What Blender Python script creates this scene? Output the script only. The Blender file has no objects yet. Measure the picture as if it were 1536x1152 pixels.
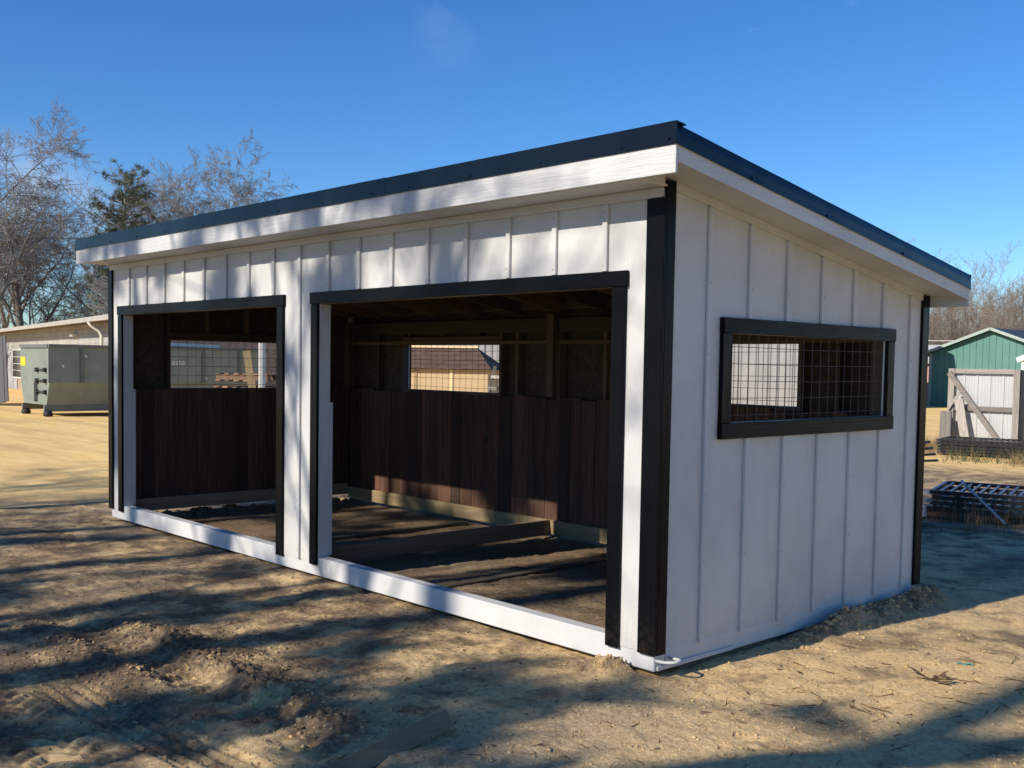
import bpy, math, random
import numpy as np
from mathutils import Vector, Matrix

scene = bpy.context.scene
COL = scene.collection
random.seed(7)

# ------------------------------------------------------------------ camera
CAM = np.array([3.6588, -4.5427, 1.6955])
yaw, pitch, roll = 0.823, -0.051, 0.016
Fv = np.array([-math.sin(yaw)*math.cos(pitch), math.cos(yaw)*math.cos(pitch), math.sin(pitch)])
Rv = np.array([math.cos(yaw), math.sin(yaw), 0.0])
Uv = np.cross(Rv, Fv)
c_, s_ = math.cos(roll), math.sin(roll)
Rv, Uv = c_*Rv + s_*Uv, -s_*Rv + c_*Uv
cam_data = bpy.data.cameras.new('camera')
cam = bpy.data.objects.new('camera', cam_data)
COL.objects.link(cam)
cam.matrix_world = Matrix(((Rv[0], Uv[0], -Fv[0], CAM[0]), (Rv[1], Uv[1], -Fv[1], CAM[1]),
                           (Rv[2], Uv[2], -Fv[2], CAM[2]), (0, 0, 0, 1)))
cam_data.sensor_fit = 'HORIZONTAL'
cam_data.sensor_width = 36.0
cam_data.lens = 1582.94/1536*36.0
cam_data.shift_x = (768-758.285)/1536
cam_data.shift_y = (626.785-576)/1536
cam_data.clip_start = 0.05
cam_data.clip_end = 3000
scene.camera = cam

# ------------------------------------------------------------------ sky, sun, exposure
SUN = Vector((-0.12, -1.0, 0.612))          # towards the sun
sun_el = math.atan2(SUN.z, math.hypot(SUN.x, SUN.y))
sun_az = math.atan2(SUN.x, SUN.y)
world = bpy.data.worlds.new('World')
scene.world = world
world.use_nodes = True
wn = world.node_tree
wn.nodes.clear()
w_out = wn.nodes.new('ShaderNodeOutputWorld')
w_bg = wn.nodes.new('ShaderNodeBackground')
w_sky = wn.nodes.new('ShaderNodeTexSky')
w_sky.sky_type = 'NISHITA'
w_sky.sun_disc = False
w_sky.sun_elevation = sun_el
w_sky.sun_rotation = sun_az
w_sky.air_density = 1.0
w_sky.dust_density = 0.0
w_sky.ozone_density = 3.0
w_hs = wn.nodes.new('ShaderNodeHueSaturation')
w_hs.inputs['Saturation'].default_value = 1.25
w_hs.inputs['Value'].default_value = 1.0
wn.links.new(w_sky.outputs[0], w_hs.inputs['Color'])
w_tint = wn.nodes.new('ShaderNodeMixRGB')
w_tint.blend_type = 'MULTIPLY'
w_tint.inputs['Fac'].default_value = 1.0
w_tint.inputs['Color2'].default_value = (0.72, 0.94, 1.22, 1)
wn.links.new(w_hs.outputs[0], w_tint.inputs['Color1'])
# thin cirrus wisps
w_tc = wn.nodes.new('ShaderNodeTexCoord')
w_map = wn.nodes.new('ShaderNodeMapping')
w_map.inputs['Scale'].default_value = (3.0, 3.0, 5.0)
w_map.inputs['Location'].default_value = (0.37, 0.2, 0.0)
w_no = wn.nodes.new('ShaderNodeTexNoise')
w_no.inputs['Scale'].default_value = 1.4
w_no.inputs['Detail'].default_value = 9
w_no.inputs['Roughness'].default_value = 0.62
w_no.inputs['Distortion'].default_value = 0.8
w_rp = wn.nodes.new('ShaderNodeValToRGB')
w_rp.color_ramp.elements[0].position = 0.66
w_rp.color_ramp.elements[1].position = 0.86
w_rp.color_ramp.elements[0].color = (0, 0, 0, 1)
w_rp.color_ramp.elements[1].color = (0.4, 0.4, 0.4, 1)
w_mix = wn.nodes.new('ShaderNodeMixRGB')
w_mix.inputs['Color2'].default_value = (6.5, 7.2, 8.2, 1)
wn.links.new(w_tc.outputs['Generated'], w_map.inputs['Vector'])
wn.links.new(w_map.outputs[0], w_no.inputs['Vector'])
wn.links.new(w_no.outputs['Fac'], w_rp.inputs[0])
# a denser streak of the same cirrus, up and ahead
def w_patch(direction, squeeze, radius, gain):
    mp = wn.nodes.new('ShaderNodeMapping'); mp.vector_type = 'POINT'
    mp.inputs['Location'].default_value = tuple(-a*b for a, b in zip(direction, squeeze))
    mp.inputs['Scale'].default_value = squeeze
    ln = wn.nodes.new('ShaderNodeVectorMath'); ln.operation = 'LENGTH'
    mr = wn.nodes.new('ShaderNodeMapRange'); mr.interpolation_type = 'SMOOTHSTEP'
    mr.inputs['From Min'].default_value = radius; mr.inputs['From Max'].default_value = 0.0
    mr.inputs['To Max'].default_value = gain
    no = wn.nodes.new('ShaderNodeTexNoise'); no.inputs['Scale'].default_value = 16; no.inputs['Detail'].default_value = 6
    no.inputs['Distortion'].default_value = 1.2
    mu = wn.nodes.new('ShaderNodeMath'); mu.operation = 'MULTIPLY'
    wn.links.new(w_tc.outputs['Generated'], mp.inputs['Vector']); wn.links.new(mp.outputs[0], ln.inputs[0])
    wn.links.new(ln.outputs['Value'], mr.inputs['Value']); wn.links.new(w_tc.outputs['Generated'], no.inputs['Vector'])
    st = wn.nodes.new('ShaderNodeMapRange'); st.inputs['From Min'].default_value = .40; st.inputs['From Max'].default_value = .72
    wn.links.new(no.outputs['Fac'], st.inputs['Value'])
    wn.links.new(mr.outputs[0], mu.inputs[0]); wn.links.new(st.outputs[0], mu.inputs[1])
    return mu.outputs[0]
w_a1 = wn.nodes.new('ShaderNodeMath'); w_a1.operation = 'ADD'
w_a2 = wn.nodes.new('ShaderNodeMath'); w_a2.operation = 'ADD'; w_a2.use_clamp = True
wn.links.new(w_patch((-.733, .600, .325), (1, 1, .40), .05, .10), w_a1.inputs[0])
wn.links.new(w_patch((-.955, .275, .12), (1, 1, 1.8), .16, .75), w_a1.inputs[1])
wn.links.new(w_rp.outputs[0], w_a2.inputs[0]); wn.links.new(w_a1.outputs[0], w_a2.inputs[1])
wn.links.new(w_a2.outputs[0], w_mix.inputs['Fac'])
wn.links.new(w_tint.outputs[0], w_mix.inputs['Color1'])
wn.links.new(w_mix.outputs[0], w_bg.inputs['Color'])
wn.links.new(w_bg.outputs[0], w_out.inputs['Surface'])
w_bg.inputs['Strength'].default_value = 0.10

sun_data = bpy.data.lights.new('sun', 'SUN')
sun_data.energy = 4.7
sun_data.angle = math.radians(0.53)
sun_data.color = (1.0, 0.92, 0.80)
sun = bpy.data.objects.new('sun', sun_data)
COL.objects.link(sun)
sun.rotation_euler = (-SUN).to_track_quat('-Z', 'Y').to_euler()
sun.location = (0, -10, 20)

scene.view_settings.view_transform = 'Standard'
scene.view_settings.look = 'None'
scene.view_settings.gamma = 1
scene.view_settings.use_curve_mapping = False
scene.view_settings.exposure = 0.25

# ------------------------------------------------------------------ helpers
def tag(o, label=None, cat=None, group=None, kind=None):
    if label: o['label'] = label
    if cat: o['category'] = cat
    if group: o['group'] = group
    if kind: o['kind'] = kind
    return o

def empty(name, loc, label, cat, group=None):
    e = bpy.data.objects.new(name, None)
    e.empty_display_size = 0.2
    COL.objects.link(e)
    e.location = loc
    return tag(e, label, cat, group)

ADOPTED = set()
def adopt(o, parent):
    """parent while keeping the mesh in world coordinates"""
    o.parent = parent
    if parent.name not in ADOPTED:
        o.matrix_parent_inverse = Matrix.Translation(-parent.location)
    ADOPTED.add(o.name)

class MB:
    def __init__(self):
        self.v = []; self.f = []
    def add(self, vs, fs):
        n = len(self.v)
        self.v += [tuple(float(c) for c in q) for q in vs]
        self.f += [tuple(i+n for i in f) for f in fs]
        return self
    def box(self, x0, x1, y0, y1, z0, z1):
        if x0 > x1: x0, x1 = x1, x0
        if y0 > y1: y0, y1 = y1, y0
        if z0 > z1: z0, z1 = z1, z0
        return self.add([(x0,y0,z0),(x1,y0,z0),(x1,y1,z0),(x0,y1,z0),(x0,y0,z1),(x1,y0,z1),(x1,y1,z1),(x0,y1,z1)],
                 [(3,2,1,0),(4,5,6,7),(0,1,5,4),(1,2,6,5),(2,3,7,6),(3,0,4,7)])
    def cbox(self, x0, x1, y0, y1, z0, z1, c=0.003):
        """box with chamfered edges"""
        if x0 > x1: x0, x1 = x1, x0
        if y0 > y1: y0, y1 = y1, y0
        if z0 > z1: z0, z1 = z1, z0
        c = min(c, (x1-x0)*.4, (y1-y0)*.4, (z1-z0)*.4)
        X, Y, Z = (x0, x1), (y0, y1), (z0, z1)
        vs = []; idx = {}
        for i in (0, 1):
            for j in (0, 1):
                for k in (0, 1):
                    for a in range(3):
                        p = [X[i] + (c if i == 0 else -c)*(a != 0),
                             Y[j] + (c if j == 0 else -c)*(a != 1),
                             Z[k] + (c if k == 0 else -c)*(a != 2)]
                        idx[i, j, k, a] = len(vs); vs.append(p)
        fs = []
        def q(*k):
            fs.append([idx[t] for t in k])
        for s in (0, 1):
            q((s,0,0,0),(s,1,0,0),(s,1,1,0),(s,0,1,0))
            q((0,s,0,1),(1,s,0,1),(1,s,1,1),(0,s,1,1))
            q((0,0,s,2),(1,0,s,2),(1,1,s,2),(0,1,s,2))
        for i in (0, 1):
            for j in (0, 1):
                q((i,j,0,0),(i,j,1,0),(i,j,1,1),(i,j,0,1))
                q((i,0,j,0),(i,1,j,0),(i,1,j,2),(i,0,j,2))
                q((0,i,j,1),(1,i,j,1),(1,i,j,2),(0,i,j,2))
                for k in (0, 1):
                    q((i,j,k,0),(i,j,k,1),(i,j,k,2))
        ctr = np.array([(x0+x1)/2, (y0+y1)/2, (z0+z1)/2])
        out = []
        for f in fs:
            P = np.array([vs[t] for t in f]); n = np.cross(P[1]-P[0], P[2]-P[0])
            out.append(f if n @ (P.mean(0)-ctr) > 0 else f[::-1])
        return self.add(vs, out)
    def hexa(self, P):
        """8 corner points: bottom 0-3 ccw, top 4-7"""
        return self.add(P, [(3,2,1,0),(4,5,6,7),(0,1,5,4),(1,2,6,5),(2,3,7,6),(3,0,4,7)])
    def beam(self, a, b, w, h, up=(0, 0, 1)):
        """rectangular bar from a to b, width w (sideways), height h"""
        a, b, up = np.array(a, float), np.array(b, float), np.array(up, float)
        d = b-a; d /= np.linalg.norm(d)
        s = np.cross(d, up); s /= np.linalg.norm(s)
        u = np.cross(s, d)
        P = []
        for e in (-h/2, h/2):
            for (q, t) in ((a, -1), (b, -1), (b, 1), (a, 1)):
                P.append(q + s*(-t)*w/2*-1 + u*e)
        return self.hexa(P)
    def tube(self, pts, rs, n=6, cap=True):
        pts = [np.array(p, float) for p in pts]
        if not hasattr(rs, '__len__'): rs = [rs]*len(pts)
        base = len(self.v); prev = None
        for i, p in enumerate(pts):
            d = pts[min(i+1, len(pts)-1)] - pts[max(i-1, 0)]
            d /= np.linalg.norm(d)+1e-12
            if prev is None:
                ref = np.array([0, 0, 1.]) if abs(d[2]) < .9 else np.array([1., 0, 0])
                a = np.cross(d, ref)
            else:
                a = prev - d*(prev @ d)
            a /= np.linalg.norm(a); prev = a; b = np.cross(d, a)
            for k in range(n):
                t = 2*math.pi*k/n
                self.v.append(tuple(p + rs[i]*(math.cos(t)*a + math.sin(t)*b)))
        for i in range(len(pts)-1):
            for k in range(n):
                self.f.append((base+i*n+k, base+i*n+(k+1) % n, base+(i+1)*n+(k+1) % n, base+(i+1)*n+k))
        if cap:
            self.f.append(tuple(base+k for k in range(n))[::-1])
            self.f.append(tuple(base+(len(pts)-1)*n+k for k in range(n)))
        return self
    def mesh(self, name, smooth=False):
        m = bpy.data.meshes.new(name)
        m.from_pydata(self.v, [], self.f)
        if smooth:
            m.polygons.foreach_set('use_smooth', [True]*len(m.polygons))
        m.update()
        return m
    def build(self, name, mat, parent=None, smooth=False):
        m = self.mesh(name, smooth)
        m.materials.append(mat)
        o = bpy.data.objects.new(name, m)
        COL.objects.link(o)
        if parent is not None: adopt(o, parent)
        return o

def np_mesh(name, verts, faces):
    """fast mesh from numpy arrays; faces (n,3) or (n,4)"""
    m = bpy.data.meshes.new(name)
    nv, nf, k = len(verts), len(faces), faces.shape[1]
    m.vertices.add(nv); m.vertices.foreach_set('co', np.ascontiguousarray(verts, np.float32).ravel())
    m.loops.add(nf*k); m.loops.foreach_set('vertex_index', np.ascontiguousarray(faces, np.int32).ravel())
    m.polygons.add(nf)
    m.polygons.foreach_set('loop_start', np.arange(0, nf*k, k, dtype=np.int32))
    m.update(calc_edges=True)
    m.validate()
    return m

def link_mesh(name, mesh, mat, parent=None, world=False):
    if not mesh.materials: mesh.materials.append(mat)
    o = bpy.data.objects.new(name, mesh)
    COL.objects.link(o)
    if parent is not None:
        if world: adopt(o, parent)
        else: o.parent = parent
    return o

# ---- noise
def _h(ix, iy, s):
    n = (ix.astype(np.int64)*374761393 + iy.astype(np.int64)*668265263 + s*974711) & 0x7fffffff
    n = ((n ^ (n >> 13))*1274126177) & 0x7fffffff
    return ((n ^ (n >> 16)) & 0xffff)/65535.0
def vnoise(x, y, s=0):
    x = np.asarray(x, float); y = np.asarray(y, float)
    ix, iy = np.floor(x), np.floor(y); fx, fy = x-ix, y-iy
    fx = fx*fx*fx*(fx*(fx*6-15)+10); fy = fy*fy*fy*(fy*(fy*6-15)+10)
    a, b = _h(ix, iy, s), _h(ix+1, iy, s); c, d = _h(ix, iy+1, s), _h(ix+1, iy+1, s)
    return (a+(b-a)*fx)*(1-fy) + (c+(d-c)*fx)*fy - .5
def fbm(x, y, o=4, s=0, g=.5):
    r = 0; a = 1
    for k in range(o):
        r = r + a*vnoise(x*2**k + 17.3*k, y*2**k - 9.1*k, s+k); a *= g
    return r

def worley(x, y, s=0):
    ix, iy = np.floor(x), np.floor(y)
    best = np.full(np.shape(x), 9.0)
    for dx in (-1, 0, 1):
        for dy in (-1, 0, 1):
            cx, cy = ix+dx, iy+dy
            d = (cx+_h(cx, cy, s)-x)**2 + (cy+_h(cx, cy, s+7)-y)**2
            best = np.minimum(best, d)
    return np.sqrt(best)
def clumps(x, y, s=0):
    wx, wy = x+.25*vnoise(x*1.7, y*1.7, s+3), y+.25*vnoise(x*1.7+9, y*1.7, s+4)
    return np.clip(1-1.25*worley(wx, wy, s), 0, 1)**.85 * (.4+.6*_h(np.floor(x*.5), np.floor(y*.5), s+5))

def sstep(a, b, x):
    t = np.clip((x-a)/(b-a), 0, 1); return t*t*(3-2*t)

def ground_h(x, y):
    x = np.asarray(x, float); y = np.asarray(y, float)
    near = np.exp(-((x+1)/16.)**2 - (y/14.)**2)
    z = -.035 + .05*fbm(x*.22, y*.22, 3, 3)*(.3+.7*near)
    far = 1-near
    z = z + far*.10*fbm(x*.05, y*.05, 2, 9)
    z = z + near*(.014*fbm(x*1.6, y*1.6, 4, 11) + .009*fbm(x*7, y*7, 4, 21, .6))
    pit = np.clip(fbm(x*4.2, y*4.2, 3, 31)-.18, 0, 1)
    z = z - near*.03*pit
    # churned crumbs in patches
    fine = (x > -9) & (x < 4) & (y > -6) & (y < 5)
    if fine.any():
        xf, yf = x[fine], y[fine]
        patch = sstep(.0, .22, fbm(xf*.9, yf*.9, 3, 131))
        add = .005*patch*clumps(xf*13, yf*13, 141) + .005*clumps(xf*29, yf*29, 143)*(.25+.75*patch) + .008*fbm(xf*17, yf*17, 3, 145, .7)*(.3+.7*patch)
        z = z.copy(); z[fine] += add
    # spoil ridges thrown up between wheel tracks that run along the front of the shed
    wob = .10*fbm(x*1.1, x*0+3, 3, 41)
    m1 = (x > -3.7) & (x < .2) & (y > -2.7) & (y < -1.2)
    crumb = np.zeros_like(z)
    if m1.any():
        xf, yf = x[m1], y[m1]
        crumb[m1] = .30*clumps(xf*9, yf*9, 151) + .45*clumps(xf*19, yf*19, 153) + .40*clumps(xf*38, yf*38, 155) + .5*fbm(xf*14, yf*14, 4, 157, .7)
    along1 = .95 + .35*fbm(x*1.6, x*0+1, 3, 159)
    along2 = .9 + .4*fbm(x*1.4, x*0+5, 3, 161)
    t1 = y+1.74+.5*wob; t2 = y+2.16-.5*wob
    r1 = np.where(t1 < 0, np.exp(-np.abs(t1/.085)**2.0), np.exp(-np.abs(t1/.17)**1.6))*sstep(-3.15, -2.5, x)*(1-sstep(-.65, -.2, x))*np.clip(along1, .25, 1.3)
    r2 = np.where(t2 > 0, np.exp(-np.abs(t2/.075)**2.0), np.exp(-np.abs(t2/.13)**1.6))*sstep(-3.6, -2.9, x)*(1-sstep(-1.9, -1.3, x))*np.clip(along2, .25, 1.3)
    z = z + (.034*r1 + .024*r2)*(.62+1.5*crumb)
    sk = np.exp(-((y+1.72)/.33)**2)*sstep(-3.4, -2.6, x)*(1-sstep(-.5, .1, x))
    z = z + .018*sk*crumb
    # rut between the ridges with tread bars
    rut = np.exp(-((y+1.97)/.12)**4)*sstep(-4.5, -3.2, x)*(1-sstep(-.3, .5, x))
    z = z - rut*(.020 + .012*np.tanh(2.5*np.sin(2*math.pi*(x*7.0 + y*1.5)))*sstep(-.2, .25, fbm(x*1.7, y*1.7, 2, 61)+.15))
    # smooth slipped rut with fine longitudinal grooves
    yc = -2.36 + .10*np.clip(x+.3, -2, 2)
    rut2 = np.exp(-np.abs((y-yc)/.17)**4)*sstep(-2.2, -1.5, x)*(1-sstep(1.2, 1.9, x))
    z = z*(1-.8*rut2) + rut2*(-.066 + .010*np.sin(2*math.pi*(y-yc)/.068) + .004*fbm(x*3, y*9, 2, 71))
    z = z + .03*np.exp(-((y-yc+.20)/.035)**2)*sstep(-2.2, -1.5, x)*(1-sstep(.6, 1.2, x))*(.5+fbm(x*5, y*5, 3, 73))
    # block tread field on the near left
    tr = sstep(-3.5, -3.3, y)*(1-sstep(-2.78, -2.64, y))*(1-sstep(-.9, -.4, x))*sstep(-6.5, -4, x)
    v = np.abs(((y+2.95)/.24 + 100) % 1 - .5)*2
    lug = np.tanh(6*np.sin(2*math.pi*(x/.115 + .45*v))-1.5)*np.tanh(5*(v-.18))
    z = z*(1-.6*tr) + tr*(.010*lug*(1+.8*fbm(x*3, y*3, 2, 81)) - .014)
    # fainter tracks further out
    for (yy, w, per, sd) in ((-.72, .13, .11, 91), (-3.9, .2, .16, 92)):
        tt = np.exp(-((y-yy-.05*x*0)/w)**4)*sstep(-9, -6, x)*(1-sstep(-2.6, -1.8, x))
        z = z - tt*(.010+.006*np.tanh(2*np.sin(2*math.pi*(x/per + np.abs(y-yy)*4))))*np.clip(.6+2*fbm(x*.9, y*.9, 2, sd), 0, 1.3)
    # soil banked against the shed
    m1 = np.exp(-((x-.10)/.10)**2)*sstep(1.1, 1.8, y)*(1-sstep(3.0, 3.5, y))
    z = z + .075*m1*np.clip(1+1.5*fbm(x*8, y*8, 3, 101), .2, 2)
    m2 = np.exp(-((x+.25)/.16)**2 - ((y+.07)/.09)**2)
    z = z + .075*m2*np.clip(1+1.2*fbm(x*9, y*9, 3, 111), .2, 2)
    # low clods along the left wall
    m3 = np.exp(-((x+7.30)/.14)**2)*sstep(.2, .5, y)*(1-sstep(3.3, 3.8, y))
    z = z + .05*m3*np.clip(.4+2.2*fbm(x*5, y*5, 3, 121), -.3, 2)
    return z

def churn(x, y):
    wob = .05*fbm(x*1.1, x*0+3, 3, 41); n = fbm(x*5, y*5, 4, 171, .6)
    a = np.exp(-np.abs((y+1.74+wob)/.22)**2)*sstep(-3.3, -2.6, x)*(1-sstep(-.5, .0, x))
    b = np.exp(-np.abs((y+2.16-wob)/.17)**2)*sstep(-3.7, -3.0, x)*(1-sstep(-1.8, -1.2, x))
    c = np.exp(-((x-.10)/.13)**2)*sstep(1.0, 1.6, y)*(1-sstep(3.0, 3.5, y)) + np.exp(-((x+.25)/.2)**2 - ((y+.07)/.11)**2)
    d = sstep(.04, .40, fbm(x*.9, y*.9, 4, 181, .6))*.7
    return np.clip(np.maximum(np.maximum(a, b), np.maximum(c, d))*(1+1.6*n), 0, 1)

def gh(x, y):
    return float(ground_h(np.array([x]), np.array([y]))[0])

# ------------------------------------------------------------------ materials
def mat_new(name):
    m = bpy.data.materials.new(name); m.use_nodes = True
    nt = m.node_tree
    return m, nt, nt.nodes['Principled BSDF']

def nd(nt, t, **kw):
    n = nt.nodes.new(t)
    for k, v in kw.items():
        if k in n.inputs: n.inputs[k].default_value = v
        else: setattr(n, k, v)
    return n

def coords(nt, scale=(1, 1, 1), rnd=False):
    tc = nd(nt, 'ShaderNodeTexCoord'); mp = nd(nt, 'ShaderNodeMapping')
    mp.inputs['Scale'].default_value = scale
    nt.links.new(tc.outputs['Object'], mp.inputs['Vector'])
    if rnd:
        oi = nd(nt, 'ShaderNodeObjectInfo'); mu = nd(nt, 'ShaderNodeMath', operation='MULTIPLY')
        mu.inputs[1].default_value = 37.0
        nt.links.new(oi.outputs['Random'], mu.inputs[0])
        cb = nd(nt, 'ShaderNodeCombineXYZ')
        for i in range(3): nt.links.new(mu.outputs[0], cb.inputs[i])
        nt.links.new(cb.outputs[0], mp.inputs['Location'])
    return mp.outputs[0]

def noise(nt, vec, scale, detail=5, rough=.55, dist=0):
    n = nd(nt, 'ShaderNodeTexNoise')
    n.inputs['Scale'].default_value = scale; n.inputs['Detail'].default_value = detail
    n.inputs['Roughness'].default_value = rough; n.inputs['Distortion'].default_value = dist
    nt.links.new(vec, n.inputs['Vector'])
    return n.outputs['Fac']

def ramp(nt, fac, stops):
    r = nd(nt, 'ShaderNodeValToRGB')
    el = r.color_ramp.elements
    while len(el) < len(stops): el.new(.5)
    for e, (p, c) in zip(el, stops):
        e.position = p; e.color = (*c, 1) if len(c) == 3 else c
    nt.links.new(fac, r.inputs[0])
    return r.outputs[0]

def mix(nt, fac, a, b, mode='MIX'):
    m = nd(nt, 'ShaderNodeMixRGB', blend_type=mode)
    for s, v in (('Fac', fac), ('Color1', a), ('Color2', b)):
        if hasattr(v, 'is_linked') or hasattr(v, 'links'): nt.links.new(v, m.inputs[s])
        elif s == 'Fac': m.inputs[s].default_value = v
        else: m.inputs[s].default_value = (*v, 1)
    return m.outputs[0]

def bump(nt, bs, h, strength, dist=.01, prev=None):
    b = nd(nt, 'ShaderNodeBump'); b.inputs['Strength'].default_value = strength; b.inputs['Distance'].default_value = dist
    nt.links.new(h, b.inputs['Height'])
    if prev is not None: nt.links.new(prev, b.inputs['Normal'])
    nt.links.new(b.outputs[0], bs.inputs['Normal'])
    return b.outputs[0]

def painted(name, col, rough, axis='z', grain=.35, spec=.5, dirt=.17, splash=False):
    """painted textured wood board, grain along axis"""
    m, nt, bs = mat_new(name)
    st = {'x': (2.2, 55, 55), 'y': (55, 2.2, 55), 'z': (55, 55, 2.2)}[axis]
    g = noise(nt, coords(nt, st), 1.0, 6, .65, .6)
    d = noise(nt, coords(nt, (1, 1, 1)), 1.7, 5, .6)
    f = noise(nt, coords(nt, (1, 1, 1)), 38, 3, .7)
    c1 = tuple(v*(1-dirt) for v in col)
    cc = ramp(nt, d, [(.3, c1), (.62, col)])
    cc = mix(nt, ramp(nt, f, [(.66, (0, 0, 0)), (.78, (.25, .25, .25))]), cc, tuple(v*.72 for v in col))
    if splash:
        sx = nd(nt, 'ShaderNodeSeparateXYZ'); nt.links.new(coords(nt), sx.inputs[0])
        mr = nd(nt, 'ShaderNodeMapRange', clamp=True); mr.inputs['From Min'].default_value = .42; mr.inputs['From Max'].default_value = .05
        nt.links.new(sx.outputs['Z'], mr.inputs['Value'])
        sn = noise(nt, coords(nt), 26, 6, .75)
        ad = nd(nt, 'ShaderNodeMath', operation='MULTIPLY'); nt.links.new(mr.outputs[0], ad.inputs[0]); nt.links.new(ramp(nt, sn, [(.45, (0, 0, 0)), (.7, (1, 1, 1))]), ad.inputs[1])
        ad2 = nd(nt, 'ShaderNodeMath', operation='MULTIPLY'); nt.links.new(ad.outputs[0], ad2.inputs[0]); ad2.inputs[1].default_value = .35 if col[0] > .1 else .07
        cc = mix(nt, ad2.outputs[0], cc, (.34, .25, .16))
    nt.links.new(cc, bs.inputs['Base Color'])
    rr = ramp(nt, g, [(.3, (rough-.1,)*3), (.7, (rough+.12,)*3)])
    nt.links.new(rr, bs.inputs['Roughness'])
    bs.inputs['Specular IOR Level'].default_value = spec
    gr = ramp(nt, g, [(.35, (0, 0, 0)), (.6, (1, 1, 1))])
    wv_ = bump(nt, bs, noise(nt, coords(nt, (1, 1, .35)), 3.1, 2, .5), .22, .012)
    bump(nt, bs, gr, grain, .004, wv_)
    return m

def wood(name, ca, cb, axis='z', rough=.75, knots=True, fine=1.0, rnd=True, bstr=.5):
    m, nt, bs = mat_new(name)
    st = {'x': (.9, 22, 22), 'y': (22, .9, 22), 'z': (22, 22, .9)}[axis]
    v = coords(nt, st, rnd)
    g = noise(nt, v, 1.3, 7, .62, 1.2)
    cc = ramp(nt, g, [(.28, ca), (.72, cb)])
    oi = nd(nt, 'ShaderNodeObjectInfo')
    hs = nd(nt, 'ShaderNodeHueSaturation')
    mr = nd(nt, 'ShaderNodeMapRange'); mr.inputs['To Min'].default_value = .4; mr.inputs['To Max'].default_value = 1.6
    nt.links.new(oi.outputs['Random'], mr.inputs['Value'])
    nt.links.new(mr.outputs[0], hs.inputs['Value'])
    nt.links.new(cc, hs.inputs['Color'])
    cc = hs.outputs[0]
    if knots:
        k = noise(nt, coords(nt, tuple(4.5 if s > 5 else 1.6 for s in st), rnd), 1.2, 2, .5)
        cc = mix(nt, ramp(nt, k, [(.70, (0, 0, 0)), (.78, (.75, .75, .75))]), cc, tuple(q*.25 for q in ca))
    nt.links.new(cc, bs.inputs['Base Color'])
    bs.inputs['Roughness'].default_value = rough
    bump(nt, bs, g, bstr, .006)
    return m

def plain(name, col, rough=.6, metal=0, spec=.5, var=.15, scale=6, bstr=0, bscale=30):
    m, nt, bs = mat_new(name)
    n = noise(nt, coords(nt, (1, 1, 1)), scale, 5, .6)
    nt.links.new(ramp(nt, n, [(.3, tuple(c*(1-var) for c in col)), (.7, tuple(min(1, c*(1+var)) for c in col))]), bs.inputs['Base Color'])
    bs.inputs['Roughness'].default_value = rough
    bs.inputs['Metallic'].default_value = metal
    bs.inputs['Specular IOR Level'].default_value = spec
    if bstr: bump(nt, bs, noise(nt, coords(nt, (1, 1, 1)), bscale, 3, .5), bstr, .01)
    return m

WHITE = (.615, .61, .59)
M = {}
M['white_z'] = painted('white_paint_vertical', WHITE, .5, 'z', .45, splash=True)
M['white_x'] = painted('white_paint_lengthwise', WHITE, .5, 'x', .5)
M['white_y'] = painted('white_paint_crosswise', WHITE, .5, 'y', .45)
M['white_sill'] = painted('white_paint_sill', (.615, .612, .598), .45, 'x', .12, dirt=.12)
BLACK = (.0035, .0045, .006)
M['black_z'] = painted('black_paint_vertical', BLACK, .32, 'z', .30, .10, .2, splash=True)
M['black_x'] = painted('black_paint_lengthwise', BLACK, .32, 'x', .22, .10, .2)
M['black_y'] = painted('black_paint_crosswise', BLACK, .32, 'y', .22, .10, .2)
M['black_metal'] = plain('black_coated_sheet_metal', (.004, .007, .012), .26, 0, .28, .2, 3)
M['fence_black'] = plain('black_powder_coat', (.010, .011, .014), .32, 0, .6, .2, 20)
M['plank'] = wood('dark_stained_plank', (.022, .0095, .0052), (.15, .066, .036), 'z', .8, True, bstr=.7)
M['pine_x'] = wood('pine_lumber_lengthwise', (.075, .048, .028), (.13, .086, .05), 'x', .7, True)
M['pine_y'] = wood('pine_lumber_crosswise', (.075, .048, .028), (.13, .086, .05), 'y', .7, True)
M['pine_z'] = wood('pine_lumber_upright', (.075, .048, .028), (.13, .086, .05), 'z', .7, True)
M['treated_x'] = wood('treated_lumber_lengthwise', (.15, .11, .055), (.27, .20, .105), 'x', .7, True)
M['treated_y'] = wood('treated_lumber_crosswise', (.16, .11, .07), (.28, .19, .12), 'y', .75, True)
M['grey_x'] = wood('weathered_wood_lengthwise', (.20, .17, .15), (.38, .34, .29), 'x', .85, False)
M['grey_y'] = wood('weathered_wood_crosswise', (.10, .085, .06), (.20, .165, .115), 'y', .85, True)
M['grey_z'] = wood('weathered_wood_upright', (.20, .17, .15), (.38, .34, .29), 'z', .85, False)
M['wire'] = plain('galvanised_wire', (.10, .088, .085), .6, .4, .5, .3, 40)
M['galv'] = plain('galvanised_steel', (.45, .45, .45), .4, .8, .5, .2, 8)

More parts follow.
